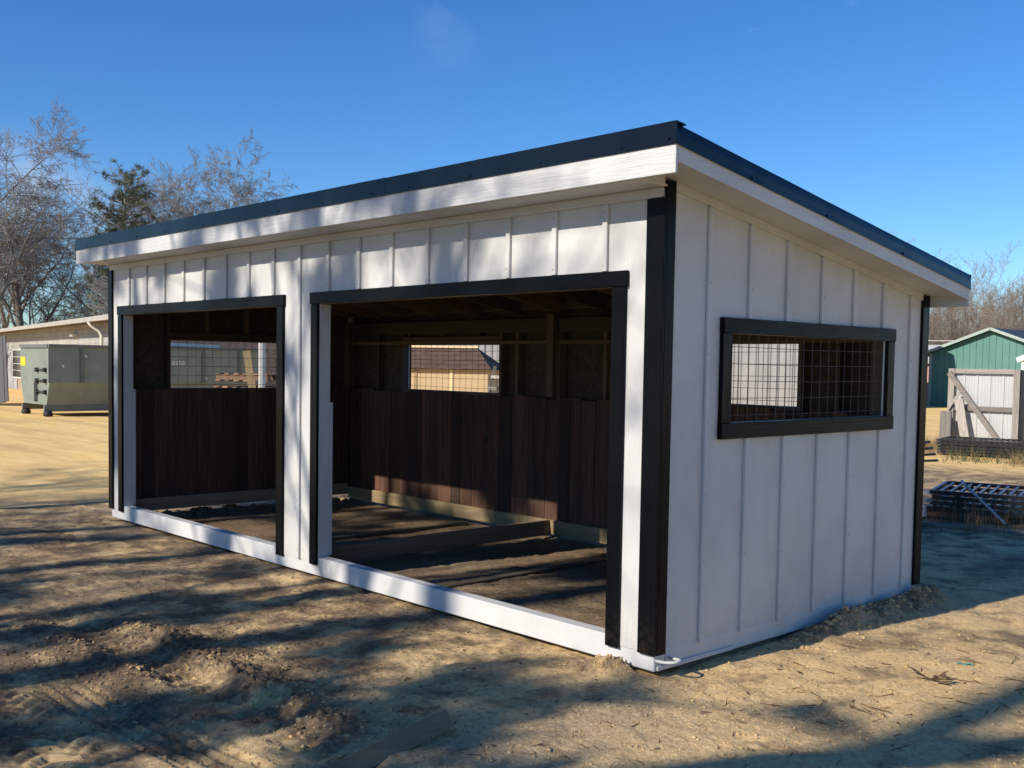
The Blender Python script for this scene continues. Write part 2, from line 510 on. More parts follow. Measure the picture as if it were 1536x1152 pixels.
def osb():
    m, nt, bs = mat_new('oriented_strand_board')
    v = coords(nt, (14, 14, 14))
    vo = nd(nt, 'ShaderNodeTexVoronoi'); vo.inputs['Scale'].default_value = 1.6
    vo.inputs['Randomness'].default_value = 1
    nt.links.new(v, vo.inputs['Vector'])
    n = noise(nt, v, 2.5, 5, .6)
    cc = ramp(nt, vo.outputs['Color'], [(.1, (.032, .02, .012)), (.5, (.06, .038, .022)), (.9, (.09, .058, .034))])
    nt.links.new(mix(nt, .35, cc, ramp(nt, n, [(.3, (.03, .018, .011)), (.7, (.08, .053, .03))])), bs.inputs['Base Color'])
    bs.inputs['Roughness'].default_value = .8
    return m
M['osb'] = osb()

def ground_mat():
    m, nt, bs = mat_new('sandy_soil')
    v = coords(nt, (1, 1, 1))
    big = noise(nt, v, .55, 5, .6, .4)
    mid = noise(nt, v, 3.2, 7, .65, .3)
    fin = noise(nt, v, 34, 7, .7)
    grit = noise(nt, v, 160, 4, .7)
    sand = ramp(nt, fin, [(.30, (.36, .235, .11)), (.46, (.72, .50, .245)), (.62, (.82, .60, .315)), (.8, (.88, .69, .41))])
    soil = ramp(nt, fin, [(.30, (.085, .06, .04)), (.48, (.22, .15, .092)), (.62, (.30, .21, .13)), (.8, (.48, .36, .23))])
    sx = nd(nt, 'ShaderNodeSeparateXYZ'); nt.links.new(v, sx.inputs[0])
    def rng(sock, a, b, lo=0, hi=1):
        r = nd(nt, 'ShaderNodeMapRange', clamp=True); r.interpolation_type = 'SMOOTHSTEP'
        r.inputs['From Min'].default_value = a; r.inputs['From Max'].default_value = b
        r.inputs['To Min'].default_value = lo; r.inputs['To Max'].default_value = hi
        nt.links.new(sock, r.inputs['Value']); return r.outputs[0]
    def math2(op, a, b):
        m_ = nd(nt, 'ShaderNodeMath', operation=op)
        for i, q in enumerate((a, b)):
            if isinstance(q, (int, float)): m_.inputs[i].default_value = q
            else: nt.links.new(q, m_.inputs[i])
        return m_.outputs[0]
    # cleaner sand towards the right, darker soil mix to the left and inside the shed
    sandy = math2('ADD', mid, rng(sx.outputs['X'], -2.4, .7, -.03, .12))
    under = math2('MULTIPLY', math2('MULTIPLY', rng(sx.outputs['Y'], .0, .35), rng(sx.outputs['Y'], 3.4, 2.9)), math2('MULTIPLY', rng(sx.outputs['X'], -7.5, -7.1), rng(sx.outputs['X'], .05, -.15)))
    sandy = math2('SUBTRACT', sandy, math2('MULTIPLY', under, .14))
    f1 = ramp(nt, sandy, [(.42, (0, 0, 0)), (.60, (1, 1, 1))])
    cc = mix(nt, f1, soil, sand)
    pale = ramp(nt, fin, [(.34, (.27, .20, .13)), (.66, (.58, .455, .305))])
    f2 = ramp(nt, big, [(.50, (0, 0, 0)), (.68, (.65, .65, .65))])
    cc = mix(nt, f2, cc, pale)
    at = nd(nt, 'ShaderNodeAttribute'); at.attribute_name = 'churn'
    moist = ramp(nt, fin, [(.32, (.06, .042, .028)), (.52, (.165, .12, .08)), (.72, (.32, .245, .165))])
    cc = mix(nt, math2('MULTIPLY', at.outputs['Fac'], .8), cc, moist)
    # open yard further out is cleaner orange sand
    fx, fy = rng(sx.outputs['X'], -7.6, -11.5), rng(sx.outputs['Y'], 12.5, 15.5)
    mx = nd(nt, 'ShaderNodeMath', operation='MAXIMUM')
    nt.links.new(fx, mx.inputs[0]); nt.links.new(fy, mx.inputs[1])
    clean = ramp(nt, mid, [(.3, (.78, .50, .18)), (.5, (.88, .595, .235)), (.75, (.92, .66, .285))])
    clean = mix(nt, ramp(nt, noise(nt, coords(nt, (.25, 1.6, 1)), 1.0, 5, .6), [(.45, (0, 0, 0)), (.7, (.55, .55, .55))]), clean, (.42, .25, .12))
    cc = mix(nt, mx.outputs[0], cc, clean)
    sp = ramp(nt, grit, [(.63, (0, 0, 0)), (.72, (.6, .6, .6))])
    cc = mix(nt, sp, cc, mix(nt, mx.outputs[0], (.085, .06, .04), (.50, .34, .17)))
    nt.links.new(cc, bs.inputs['Base Color'])
    bs.inputs['Roughness'].default_value = .95
    bs.inputs['Specular IOR Level'].default_value = .15
    n1 = bump(nt, bs, mid, .25, .05)
    def fade(v):
        r = nd(nt, 'ShaderNodeMapRange'); r.inputs['To Min'].default_value = v; r.inputs['To Max'].default_value = v*.15
        nt.links.new(mx.outputs[0], r.inputs['Value']); return r.outputs[0]
    for nb, v in ((nt.nodes[-1], .25),):
        if nb.bl_idname == 'ShaderNodeBump': nt.links.new(fade(v), nb.inputs['Strength'])
    n2 = bump(nt, bs, fin, .8, .03, n1); nt.links.new(fade(.62), n2.node.inputs['Strength'])
    n3 = bump(nt, bs, grit, .7, .010, n2); nt.links.new(fade(.7), n3.node.inputs['Strength'])
    return m
M['ground'] = ground_mat()
M['clod'] = plain('dry_soil_clod', (.40, .29, .17), .95, 0, .1, .35, 14, .6, 60)
M['bark'] = plain('grey_bark', (.24, .215, .19), .9, 0, .2, .35, 9, .5, 25)
M['twig'] = plain('bare_twig', (.265, .245, .225), .9, 0, .2, .3, 4)
M['bark_pale'] = plain('pale_bark', (.30, .265, .22), .9, 0, .2, .3, 3)
M['twig_pale'] = plain('pale_bare_twig', (.29, .235, .185), .9, 0, .2, .3, 1.5)
M['needle'] = plain('pine_needles', (.12, .135, .065), .7, 0, .3, .45, 2.5)
M['drygrass'] = plain('dry_grass', (.24, .17, .09), .9, 0, .2, .4, 3)
M['greengrass'] = plain('green_weeds', (.075, .085, .03), .85, 0, .2, .4, 3)
M['leaf'] = plain('dead_leaf', (.13, .075, .04), .85, 0, .2, .4, 9)

# ------------------------------------------------------------------ ground
def axis(lo, hi, segs, g=1.085, ext=420):
    a = []
    for (s, e, d) in segs:
        a += list(np.arange(s, e, d))
    a.append(segs[-1][1])
    d = segs[-1][2]; x = a[-1]
    while x < hi:
        d *= g; x += d; a.append(x)
    d = segs[0][2]; x = a[0]; pre = []
    while x > lo:
        d *= g; x -= d; pre.append(x)
    return np.array(pre[::-1]+a)
gx = axis(-450, 450, [(-8.2, -3.2, .03), (-3.2, 2.2, .0115)])
gy = axis(-450, 450, [(-3.5, -1.0, .0115), (-1.0, .2, .0145), (.2, 3.6, .03)])
GX, GY = np.meshgrid(gx, gy)
GZ = ground_h(GX, GY)
nx, ny = len(gx), len(gy)
i0 = (np.arange(ny-1)[:, None]*nx + np.arange(nx-1)[None, :]).ravel()
gm = np_mesh('ground', np.stack([GX.ravel(), GY.ravel(), GZ.ravel()], 1), np.stack([i0, i0+1, i0+nx+1, i0+nx], 1))
gm.polygons.foreach_set('use_smooth', [True]*len(gm.polygons))
at_ = gm.attributes.new('churn', 'FLOAT', 'POINT')
at_.data.foreach_set('value', churn(GX, GY).ravel().astype(np.float32))
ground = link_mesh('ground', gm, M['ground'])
tag(ground, kind='structure')

# ------------------------------------------------------------------ the shed
W, D = 7.402, 3.09
S = .4064
shed = empty('run_in_shed', (-W/2, D/2, 0), 'white board-and-batten run-in shed with black trim and two open bays', 'shed')

SL = .1514                                   # roof fall per metre towards the back
def z_under(y): return 2.761 - SL*(y+.2845)   # underside of the roof overhang
ZT = .098                                    # bottom of siding
ZS = .145                                    # top of the sill

def panel_wall(name, us, zs_of, cells, fixed, thick, plane, mat, parent):
    """solid sheet wall; us grid along the wall, zs_of(u) list of heights, cells[(i,k)] present.
    plane 'y' -> wall along x ; plane 'x' -> wall along y. fixed..fixed+thick"""
    mb = MB()
    def P(u, z, d):
        return (u, fixed+d, z) if plane == 'y' else (fixed+d, u, z)
    quads = []
    nk = len(zs_of(us[0]))-1
    def add(p, n):
        p = [np.array(q, float) for q in p]
        nn = np.cross(p[1]-p[0], p[2]-p[0])
        quads.append(p if nn @ np.array(n, float) > 0 else p[::-1])
    out = {'y': (0, 1, 0), 'x': (1, 0, 0)}[plane]
    for i in range(len(us)-1):
        for k in range(nk):
            if not cells(i, k): continue
            u0, u1 = us[i], us[i+1]
            a0, a1 = zs_of(u0)[k], zs_of(u0)[k+1]
            b0, b1 = zs_of(u1)[k], zs_of(u1)[k+1]
            for d, s in ((0, -1), (thick, 1)):
                sg = s*(1 if thick > 0 else -1)
                add([P(u0, a0, d), P(u1, b0, d), P(u1, b1, d), P(u0, a1, d)], [sg*c for c in out])
            has = lambda a, b: 0 <= a < len(us)-1 and 0 <= b < nk and cells(a, b)
            ax = (1, 0, 0) if plane == 'y' else (0, 1, 0)
            if not has(i-1, k): add([P(u0, a0, 0), P(u0, a0, thick), P(u0, a1, thick), P(u0, a1, 0)], [-c for c in ax])
            if not has(i+1, k): add([P(u1, b0, 0), P(u1, b0, thick), P(u1, b1, thick), P(u1, b1, 0)], ax)
            if not has(i, k-1): add([P(u0, a0, 0), P(u1, b0, 0), P(u1, b0, thick), P(u0, a0, thick)], (0, 0, -1))
            if not has(i, k+1): add([P(u0, a1, 0), P(u1, b1, 0), P(u1, b1, thick), P(u0, a1, thick)], (0, 0, 1))
    for q in quads:
        mb.add(q, [(0, 1, 2, 3)])
    return mb.build(name, mat, parent)

# openings in the front (clear of trim faces)
OPN = [(-7.080, -3.995), (-3.388, -.345)]
ZO = 2.140                                     # opening head
fus = [-W, OPN[0][0], OPN[0][1], OPN[1][0], OPN[1][1], 0]
front_wall = panel_wall('front_siding', fus, lambda u: [ZT, ZO, 2.66], lambda i, k: k == 1 or i in (0, 2, 4),
                        0, .012, 'y', M['white_z'], shed)
# end walls with window openings
WY0, WY1, WZ0, WZ1 = .625, 2.490, 1.372, 1.897
def endz(u): return [ZT, WZ0, WZ1, z_under(u)-.001]
eus = [.0122, WY0, WY1, D-.0122]
right_wall = panel_wall('end_siding', eus, endz, lambda i, k: not (i == 1 and k == 1), 0, -.012, 'x', M['white_z'], shed)
left_wall = panel_wall('end_siding', eus, endz, lambda i, k: not (i == 1 and k == 1), -W, .012, 'x', M['white_z'], shed)
# back wall, two windows
BW = [(-6.25, -4.575), (-2.675, -1.0)]
bus = [-W, BW[0][0], BW[0][1], BW[1][0], BW[1][1], 0]
back_wall = panel_wall('back_siding', bus, lambda u: [ZT, 1.385, WZ1, z_under(D)-.004],
                       lambda i, k: not (k == 1 and i in (1, 3)), D, -.012, 'y', M['white_z'], shed)

# battens
BT, BH = .020, .019
def piece(name, b, mat, parent, c=.003, smooth=False):
    return MB().cbox(*b, c=c).build(name, mat, parent)
ZF = 2.612                                     # bottom of frieze board
for k in range(1, 18):
    x = -(k+.019)*S
    z0 = 2.232 if k != 9 else ZT+.003
    piece('batten', (x-BH, x+BH, -BT, -.0005, z0, ZF-.001), M['white_z'], front_wall)
# frieze
piece('frieze_board', (-W+.001, -.001, -.018, -.0004, ZF, 2.667), M['white_x'], front_wall)

def end_battens(wall, xf, sgn, ks):
    for k in ks:
        y = (k+.009)*S
        zt = z_under(y)-.05
        x0, x1 = xf+sgn*.0005, xf+sgn*BT
        inwin = WY0-.09 < y < WY1+.09
        segs = [(ZT+.003, zt)] if not inwin else [(ZT+.003, WZ0-.096), (WZ1+.090, zt)]
        for a, b in segs:
            piece('batten', (x0, x1, y-BH, y+BH, a, b), M['white_z'], wall)
    # sloping frieze under the soffit
    mb = MB(); x0, x1 = sorted((xf+sgn*.0004, xf+sgn*.018))
    ya, yb = .08, D-.08
    mb.hexa([(x0, ya, z_under(ya)-.05), (x1, ya, z_under(ya)-.05), (x1, yb, z_under(yb)-.05), (x0, yb, z_under(yb)-.05),
             (x0, ya, z_under(ya)-.001), (x1, ya, z_under(ya)-.001), (x1, yb, z_under(yb)-.001), (x0, yb, z_under(yb)-.001)])
    mb.build('frieze_board', M['white_y'], wall)
end_battens(right_wall, 0, 1, range(1, 8))
end_battens(left_wall, -W, -1, range(1, 8))
for k in range(1, 18):
    x = -(k+.019)*S
    inw = any(a-.09 < x < b+.09 for a, b in BW)
    for a, b in ([(ZT+.003, 2.22)] if not inw else [(ZT+.003, 1.29), (WZ1+.09, 2.22)]):
        piece('batten', (x-BH, x+BH, D+.0005, D+BT, a, b), M['white_z'], back_wall)

M['nail'] = plain('painted_nail_head', (.36, .355, .345), .5)
def nails(pts, nrm, wall):
    mb = MB(); n_ = np.array(nrm, float)
    for p in pts:
        p = np.array(p, float)+n_*BT
        mb.tube([p-n_*.001, p+n_*.0018], .0055, 7)
    tag(mb.build('nail_heads', M['nail'], wall), kind='stuff')
rn = random.Random(31)
pts = []
for k in range(1, 18):
    x = -(k+.019)*S
    for z in ([2.28, 2.56] if k != 9 else [.16, .56, .96, 1.36, 1.76, 2.16, 2.56]):
        pts.append((x+rn.uniform(-.006, .006), 0, z+rn.uniform(-.02, .02)))
nails(pts, (0, -1, 0), front_wall)
pts = []
for k in range(1, 8):
    y = (k+.009)*S; inw = WY0-.09 < y < WY1+.09
    for z in np.arange(.17, z_under(y)-.1, .40):
        if inw and WZ0-.15 < z < WZ1+.12: continue
        pts.append((0, y+rn.uniform(-.006, .006), z+rn.uniform(-.02, .02)))
nails(pts, (1, 0, 0), right_wall)

# corner trim: a front board and a return board at each corner
TH = .022
for sx, xa, xb in ((1, -.105, TH), (-1, -W-TH, -W+.075)):
    piece('corner_trim', (xa, xb, -TH, -.0008, .095, ZF-.003), M['black_z'], shed)
    x0, x1 = (.0008, TH) if sx > 0 else (-W-TH, -W-.0008)
    piece('corner_trim', (x0, x1, -.0005, .078, .095, z_under(.04)-.008), M['black_z'], shed)
    piece('corner_trim', (x0, x1, D-.078, D+TH, .095, z_under(D)-.003), M['black_z'], shed)
    x0, x1 = (-.078, .0002) if sx > 0 else (-W-.0002, -W+.078)
    piece('corner_trim', (x0, x1, D+.0008, D+TH, .095, z_under(D)-.02), M['black_z'], shed)

# opening trim (black) and jambs (white)
OT = [(-7.175, -3.899), (-3.483, -.248)]
for (a, b), (ja, jb) in zip(OT, OPN):
    op = front_wall
    piece('header_trim', (a-.012, b+.012, -.027, -.0008, ZO, 2.230), M['black_x'], op)
    piece('side_trim', (a, ja, -.024, -.0008, .088, ZO-.002), M['black_z'], op)
    piece('side_trim', (jb, b, -.024, -.0008, .088, ZO-.002), M['black_z'], op)
    # white return edges and jamb studs
    piece('jamb', (ja-.036, ja-.001, .0125, .104, ZS, ZO-.001), M['white_z'], op)
    piece('jamb', (jb+.001, jb+.036, .0125, .104, ZS, ZO-.001), M['white_z'], op)
    piece('header_beam', (ja-.036, jb+.036, .0125, .104, ZO+.001, ZO+.235), M['pine_x'], op)

# sill beams all round
def sill(b, mat): return piece('sill', b, mat, shed, .005)
sill((-W+.002, -.002, .004, .101, 0, ZS), M['white_sill'])
sill((-.092, .0015, .103, D-.004, .0, ZT+.02), M['white_y'])
sill((-W-.0015, -W+.092, .103, D-.004, .075, ZT+.05), M['white_y'])
sill((-W+.094, -.094, D-.096, D-.006, .02, ZT+.05), M['treated_x'])
# runners under the frame
for x in (-.06, -2.5, -4.9, -W+.06):
    piece('runner', (x-.04, x+.04, .25, D-.25, -.055, -.001), M['grey_y'], shed)
# bottom lip board along the right sill
piece('sill_lip', (.0025, .014, .02, .74, .004, .03), M['white_y'], shed)

# tie-down loops, white painted bent rod
def loop(y0, y1, z, sx):
    mb = MB(); pts = []
    n = 10
    for i in range(n+1):
        t = math.pi*i/n
        pts.append((.0 + .115*math.sin(t)**.6 if 0 < i < n else -.02, y0+(y1-y0)*(1-math.cos(t))/2, z+.012*math.sin(t)))
    mb.tube(pts, .0085, 8)
    return mb.build('tie_down_loop', M['white_y'], shed, True)
loop(.02, .13, .060, 1)
loop(D-.13, D-.02, .060, 1)

# side windows: black frame boards, sill, mesh
def wire_panel(u0, u1, z0, z1, fix, plane, parent, du=.1016, dz=.1016, r=.0021):
    mb = MB()
    def P(u, z, e=0): return (u, fix+e, z) if plane == 'y' else (fix+e, u, z)
    u = u0+.035
    while u < u1:
        mb.tube([P(u, z0), P(u+.002, (z0+z1)/2, .002), P(u, z1)], r, 5, False); u += du
    z = z0+.052
    while z < z1:
        mb.tube([P(u0, z, .005), P((u0+u1)/2, z-.006, .008), P(u1, z, .005)], r, 5, False); z += dz
    return mb.build('wire_mesh', M['wire'], parent)
def window_end(wall, xf, sgn):
    x0, x1 = xf+sgn*.001, xf+sgn*.030
    b = .093
    piece('window_trim', (x0, x1, WY0-b, WY0, WZ0-.0005, WZ1-.0005), M['black_z'], wall)
    piece('window_trim', (x0, x1, WY1, WY1+b, WZ0-.0005, WZ1-.0005), M['black_z'], wall)
    x1 = xf+sgn*.036
    piece('window_trim', (x0, x1, WY0-b-.003, WY1+b+.003, WZ1, WZ1+.089), M['black_y'], wall)
    piece('window_trim', (x0, x1, WY0-b-.003, WY1+b+.003, WZ0-.095, WZ0-.001), M['black_y'], wall)
    xi0, xi1 = xf-sgn*.0125, xf-sgn*.104
    piece('window_frame', (xi0, xi1, WY0-.001, WY1+.001, WZ0-.040, WZ0-.002), M['pine_y'], wall)
    piece('window_frame', (xi0, xi1, WY0-.001, WY1+.001, WZ1+.002, WZ1+.092), M['pine_y'], wall)
    wire_panel(WY0-.01, WY1+.01, WZ0-.01, WZ1+.005, xf-sgn*.0165, 'x', wall)
window_end(right_wall, 0, 1)
window_end(left_wall, -W, -1)
for a, b in BW:
    y0, y1 = D+.001, D+.030
    piece('window_trim', (a-.093, a, y0, y1, 1.385, WZ1), M['black_z'], back_wall)
    piece('window_trim', (b, b+.093, y0, y1, 1.385, WZ1), M['black_z'], back_wall)
    piece('window_trim', (a-.1, b+.1, y0, y1+.006, WZ1+.001, WZ1+.089), M['black_x'], back_wall)
    piece('window_trim', (a-.1, b+.1, y0, y1+.006, 1.292, 1.384), M['black_x'], back_wall)
    piece('window_frame', (a-.001, b+.001, D-.104, D-.0125, 1.345, 1.383), M['pine_x'], back_wall)
    piece('window_frame', (a-.001, b+.001, D-.104, D-.0125, WZ1+.002, WZ1+.092), M['pine_x'], back_wall)
    wire_panel(a-.01, b+.01, 1.375, WZ1+.005, D-.0165, 'y', back_wall)

# inside: strand board lining, studs, dark planks to half height
def lining(us, zf, cells, fixed, th, plane):
    return panel_wall('wall_lining', us, zf, cells, fixed, th, plane, M['osb'], shed)
lin_b = lining(bus, lambda u: [ZT+.05, 1.385, WZ1, z_under(D)-.006], lambda i, k: not (k == 1 and i in (1, 3)), D-.013, -.011, 'y')
ilu = [.105, WY0, WY1, D-.105]
lin_l = lining(ilu, lambda u: [ZT+.06, WZ0, WZ1, z_under(u)-.004], lambda i, k: not (i == 1 and k == 1), -W+.013, .011, 'x')
lin_r = lining(ilu, lambda u: [ZT+.06, WZ0, WZ1, z_under(u)-.004], lambda i, k: not (i == 1 and k == 1), -.013, -.011, 'x')

def stud_ok(u, wins):
    return all(not (a-.02 < u < b+.02) for a, b in wins)
xs = [-W+.05+.61*i for i in range(12)] + [-.05]
edge = [a-.02 for a, b in BW]+[b+.02 for a, b in BW]
for x in xs + edge:
    if not stud_ok(x, BW) and x not in edge: 
        # cripple above the window
        piece('stud', (x-.019, x+.019, D-.104, D-.026, WZ1+.094, 2.10), M['pine_z'], shed, .002)
        continue
    piece('stud', (x-.019, x+.019, D-.104, D-.026, .15, 2.10), M['pine_z'], shed, .002)
piece('wall_plate', (-W+.105, -.105, D-.106, D-.026, 2.102, 2.14), M['pine_x'], shed, .002)
piece('ledger', (-W+.14, -.14, D-.146, D-.108, 2.02, 2.16), M['pine_x'], shed, .002)
piece('girt', (-W+.14, -.14, D-.143, D-.1065, WZ1+.005, WZ1+.043), M['pine_x'], shed, .002)
for xw, s in ((-W, 1), (0, -1)):
    ys = [.14, .60, 1.05, 1.55, 2.05, 2.515, D-.14]
    for y in ys:
        a, b = sorted((xw+s*.026, xw+s*.104))
        zt = z_under(y)-.10
        if WY0 < y < WY1:
            piece('stud', (a, b, y-.019, y+.019, WZ1+.094, zt), M['pine_z'], shed, .002)
        else:
            piece('stud', (a, b, y-.019, y+.019, .16, zt), M['pine_z'], shed, .002)
# front wall studs above the openings and inside the piers
for x in (-W+.05, -7.13, -3.94, -3.69, -3.44, -.29, -.05):
    piece('stud', (x-.019, x+.019, .013, .104, ZS, ZO-.002) if x in (-W+.05, -3.69, -.05) else (x-.010, x+.018, .013, .1035, ZS+.001, ZO-.003), M['pine_z'], shed, .002)
rp = random.Random(5)
def planks_back():
    x = -W+.135
    while x < -.15:
        w = rp.choice([.14, .15, .19, .2, .24, .25])
        x1 = min(x+w, -.13)
        d = rp.uniform(0, .006)
        if x1-x > .03:
            piece('wall_plank', (x+.0015, x1-.0015, D-.134-d, D-.1085, .105+rp.uniform(0, .02), 1.366+rp.uniform(-.02, .012)), M['plank'], shed, .004)
        x = x1
planks_back()
def planks_end(xw, s):
    y = .13
    while y < D-.15:
        w = rp.choice([.14, .15, .19, .2, .24, .25]); y1 = min(y+w, D-.14)
        d = rp.uniform(0, .006)
        a, b = sorted((xw+s*.1055, xw+s*(.130+d)))
        if y1-y > .03:
            piece('wall_plank', (a, b, y+.0015, y1-.0015, .13+rp.uniform(0, .02), 1.366+rp.uniform(-.008, .004)), M['plank'], shed, .004)
        y = y1
planks_end(-W, 1); planks_end(0, -1)
# planks on the inside of the front piers: their ends show as a step in the jambs
for a, b in ((-W+.14, OPN[0][0]-.001), (OPN[0][1]+.001, OPN[1][0]-.001), (OPN[1][1]+.001, -.14)):
    piece('wall_plank', (a, b, .105, .131, ZS+.01, 1.370), M['white_z'], shed, .003)
# kick boards along the floor
piece('kick_board', (-W+.16, -.15, D-.178, D-.142, .005, .148), M['treated_x'], shed, .004)
piece('kick_board', (-W+.1385, -W+.174, .14, D-.18, .055, .19), M['treated_y'], shed, .004)
piece('kick_board', (-.174, -.1385, .14, D-.18, .0, .14), M['treated_y'], shed, .004)
# divider sleeper between the two bays
piece('floor_sleeper', (-3.745, -3.705, .135, D-.180, .0, .150), M['treated_y'], shed, .004)
piece('centre_post', (-3.775, -3.685, D-.20, D-.150, 1.38, 2.20), M['pine_z'], shed, .003)

# roof: rafters, purlins, deck, fascia, soffits, metal trim
RX, LX, Y0, Y1 = .295, -7.607, -.2845, 3.15
def ztop(y): return 2.905 - SL*(y-Y0)
for i in range(13):
    x = -W+.02 + i*(W-.04)/12
    mb = MB(); ya, yb = .02, D-.03
    mb.hexa([(x-.019, ya, ztop(ya)-.19), (x+.019, ya, ztop(ya)-.19), (x+.019, yb, ztop(yb)-.19), (x-.019, yb, ztop(yb)-.19),
             (x-.019, ya, ztop(ya)-.055), (x+.019, ya, ztop(ya)-.055), (x+.019, yb, ztop(yb)-.055), (x-.019, yb, ztop(yb)-.055)])
    if 0 < i < 12: mb.build('rafter', M['pine_y'], shed)
for y in np.arange(.2, D, .45):
    z = ztop(y)-.052
    piece('purlin', (LX+.05, RX-.05, y-.045, y+.045, z, z+.019), M['pine_x'], shed, .002)
def slab(x0, x1, ya, yb, za, zb, dz):
    return MB().hexa([(x0, ya, za), (x1, ya, za), (x1, yb, zb), (x0, yb, zb), (x0, ya, za+dz), (x1, ya, za+dz), (x1, yb, zb+dz), (x0, yb, zb+dz)])
roof = slab(LX+.01, RX-.01, Y0+.01, Y1-.01, ztop(Y0+.01)-.012, ztop(Y1-.01)-.012, .010).build('roof_sheet', M['black_metal'], shed)
x = LX+.1
while x < RX-.05:
    mb = MB()
    for (p, q) in ((Y0+.1, Y1-.02),):
        mb.hexa([(x-.02, p, ztop(p)), (x+.02, p, ztop(p)), (x+.02, q, ztop(q)), (x-.02, q, ztop(q)),
                 (x-.01, p, ztop(p)+.018), (x+.01, p, ztop(p)+.018), (x+.01, q, ztop(q)+.018), (x-.01, q, ztop(q)+.018)])
    mb.build('roof_rib', M['black_metal'], roof)
    x += .2286
# front fascia and back fascia
piece('fascia', (LX, RX-.0005, Y0, Y0+.02, 2.671, 2.822), M['white_x'], shed)
piece('fascia', (LX, RX-.0005, Y1-.02, Y1, 2.165, 2.318), M['white_x'], shed)
# rake boards
for x0, x1 in ((RX-.02, RX-.0008), (LX+.0008, LX+.02)):
    ya, yb = Y0+.0205, Y1-.0205
    zb = lambda y: 2.732 - SL*(y-Y0)
    slab(x0, x1, ya, yb, zb(ya), zb(yb), .084).build('rake_board', M['white_y'], shed)
# soffits
slab(-.011, RX-.0205, Y0+.0205, Y1-.0205, z_under(Y0+.02), z_under(Y1-.02), .01).build('soffit', M['white_y'], shed)
slab(LX+.0205, -W+.011, Y0+.0205, Y1-.0205, z_under(Y0+.02), z_under(Y1-.02), .01).build('soffit', M['white_y'], shed)
piece('soffit', (-W-.02, .02, Y0+.0205, -.0005, 2.668, 2.68), M['white_x'], shed, .002)
for xa, xb in ((-.0005, .0205), (-W-.0205, -W+.0005)):
    MB().hexa([(xa, Y0+.021, 2.6685), (xb, Y0+.021, 2.6685), (xb, -.023, 2.6685), (xa, -.023, 2.6685),
               (xa, Y0+.021, z_under(Y0+.021)-.001), (xb, Y0+.021, z_under(Y0+.021)-.001), (xb, -.023, z_under(-.023)-.001), (xa, -.023, z_under(-.023)-.001)]).build('soffit_return', M['white_y'], shed)
# blocking that closes the wall tops, and the roof deck
piece('blocking', (-W+.02, -.02, D-.10, D-.03, z_under(D)-.0035, ztop(D-.03)-.056), M['pine_x'], shed, .002)
piece('blocking', (-W+.02, -.02, .013, .055, 2.662, ztop(.055)-.056), M['pine_x'], shed, .002)
for xa, xb in ((-.055, -.0135), (-W+.0135, -W+.055)):
    slab(xa, xb, .06, D-.11, z_under(.06)-.03, z_under(D-.11)-.03, .125).build('blocking', M['pine_y'], shed)
slab(LX+.03, RX-.03, Y0+.03, Y1-.03, ztop(Y0+.03)-.031, ztop(Y1-.03)-.031, .017).build('roof_deck', M['osb'], shed)
piece('soffit', (-W, 0, D+.001, Y1-.0205, 2.19, 2.2), M['white_x'], shed, .002)
# roof edge trim: profile with face and top leg
def zr(y): return 2.812 - SL*(y-Y0)
cuts = [LX-.006, -5.0, -2.15, RX+.006]
for i in range(3):
    a_, b_ = cuts[i]-(.04 if i else 0), cuts[i+1]
    e_ = .0016*(i % 2)
    eave = MB().box(a_, b_, Y0-.008-e_, Y0-.001-e_*.5, 2.812+.001*i, 2.929+e_)
    eave.hexa([(a_, Y0-.001, 2.921+e_), (b_, Y0-.001, 2.921+e_), (b_, Y0+.07, 2.913+e_), (a_, Y0+.07, 2.913+e_),
               (a_, Y0-.001, 2.929+e_), (b_, Y0-.001, 2.929+e_), (b_, Y0+.07, 2.921+e_), (a_, Y0+.07, 2.921+e_)])
    ev = eave.build('eave_flashing', M['black_metal'], shed)
    for x in np.arange(a_+.3, b_-.1, .61):
        MB().tube([(x, Y0-.008-e_, 2.838), (x, Y0-.014-e_, 2.838)], .006, 8).build('screw', M['black_metal'], ev)
MB().box(LX-.005, RX+.005, Y1+.001, Y1+.007, zr(Y1)-.005, zr(Y1)+.105).build('eave_flashing', M['black_metal'], shed)
def rake_flash(xo, s):
    segs = 60; mb = MB(); n = 5
    rr = random.Random(3)
    ys = np.linspace(Y0-.001, Y1+.004, segs)
    laps = (.38, 1.16, 2.12)
    prof = [(.0075, 0), (.006, .012), (.0045, .05), (.002, .10), (-.06, .112)]
    for y in ys:
        dent = sum(math.exp(-((y-l)/.05)**2)*.004 for l in laps) + .0007*math.sin(y*7.3)
        for j, (px, pz) in enumerate(prof):
            f = 1 if j in (1, 2) else (.4 if j == 3 else 0)
            mb.v.append((xo+s*(px+.001 - dent*f), y, zr(y)+pz))
    for i in range(segs-1):
        for j in range(n-1):
            a = i*n+j; q = (a, a+n, a+n+1, a+1)
            mb.f.append(q if s < 0 else q[::-1])
    o = mb.build('rake_flashing', M['black_metal'], shed, True)
    for l in laps:
        MB().tube([(xo+s*.001, l, zr(l)+.016), (xo+s*.012, l, zr(l)+.016)], .007, 8).build('screw', M['black_metal'], o)
    return o
rake_flash(RX, 1); rake_flash(LX, -1)
MB().tube([(RX-.04, Y0-.008, 2.845), (RX-.04, Y0-.016, 2.845)], .007, 8).build('screw', M['black_metal'], shed)

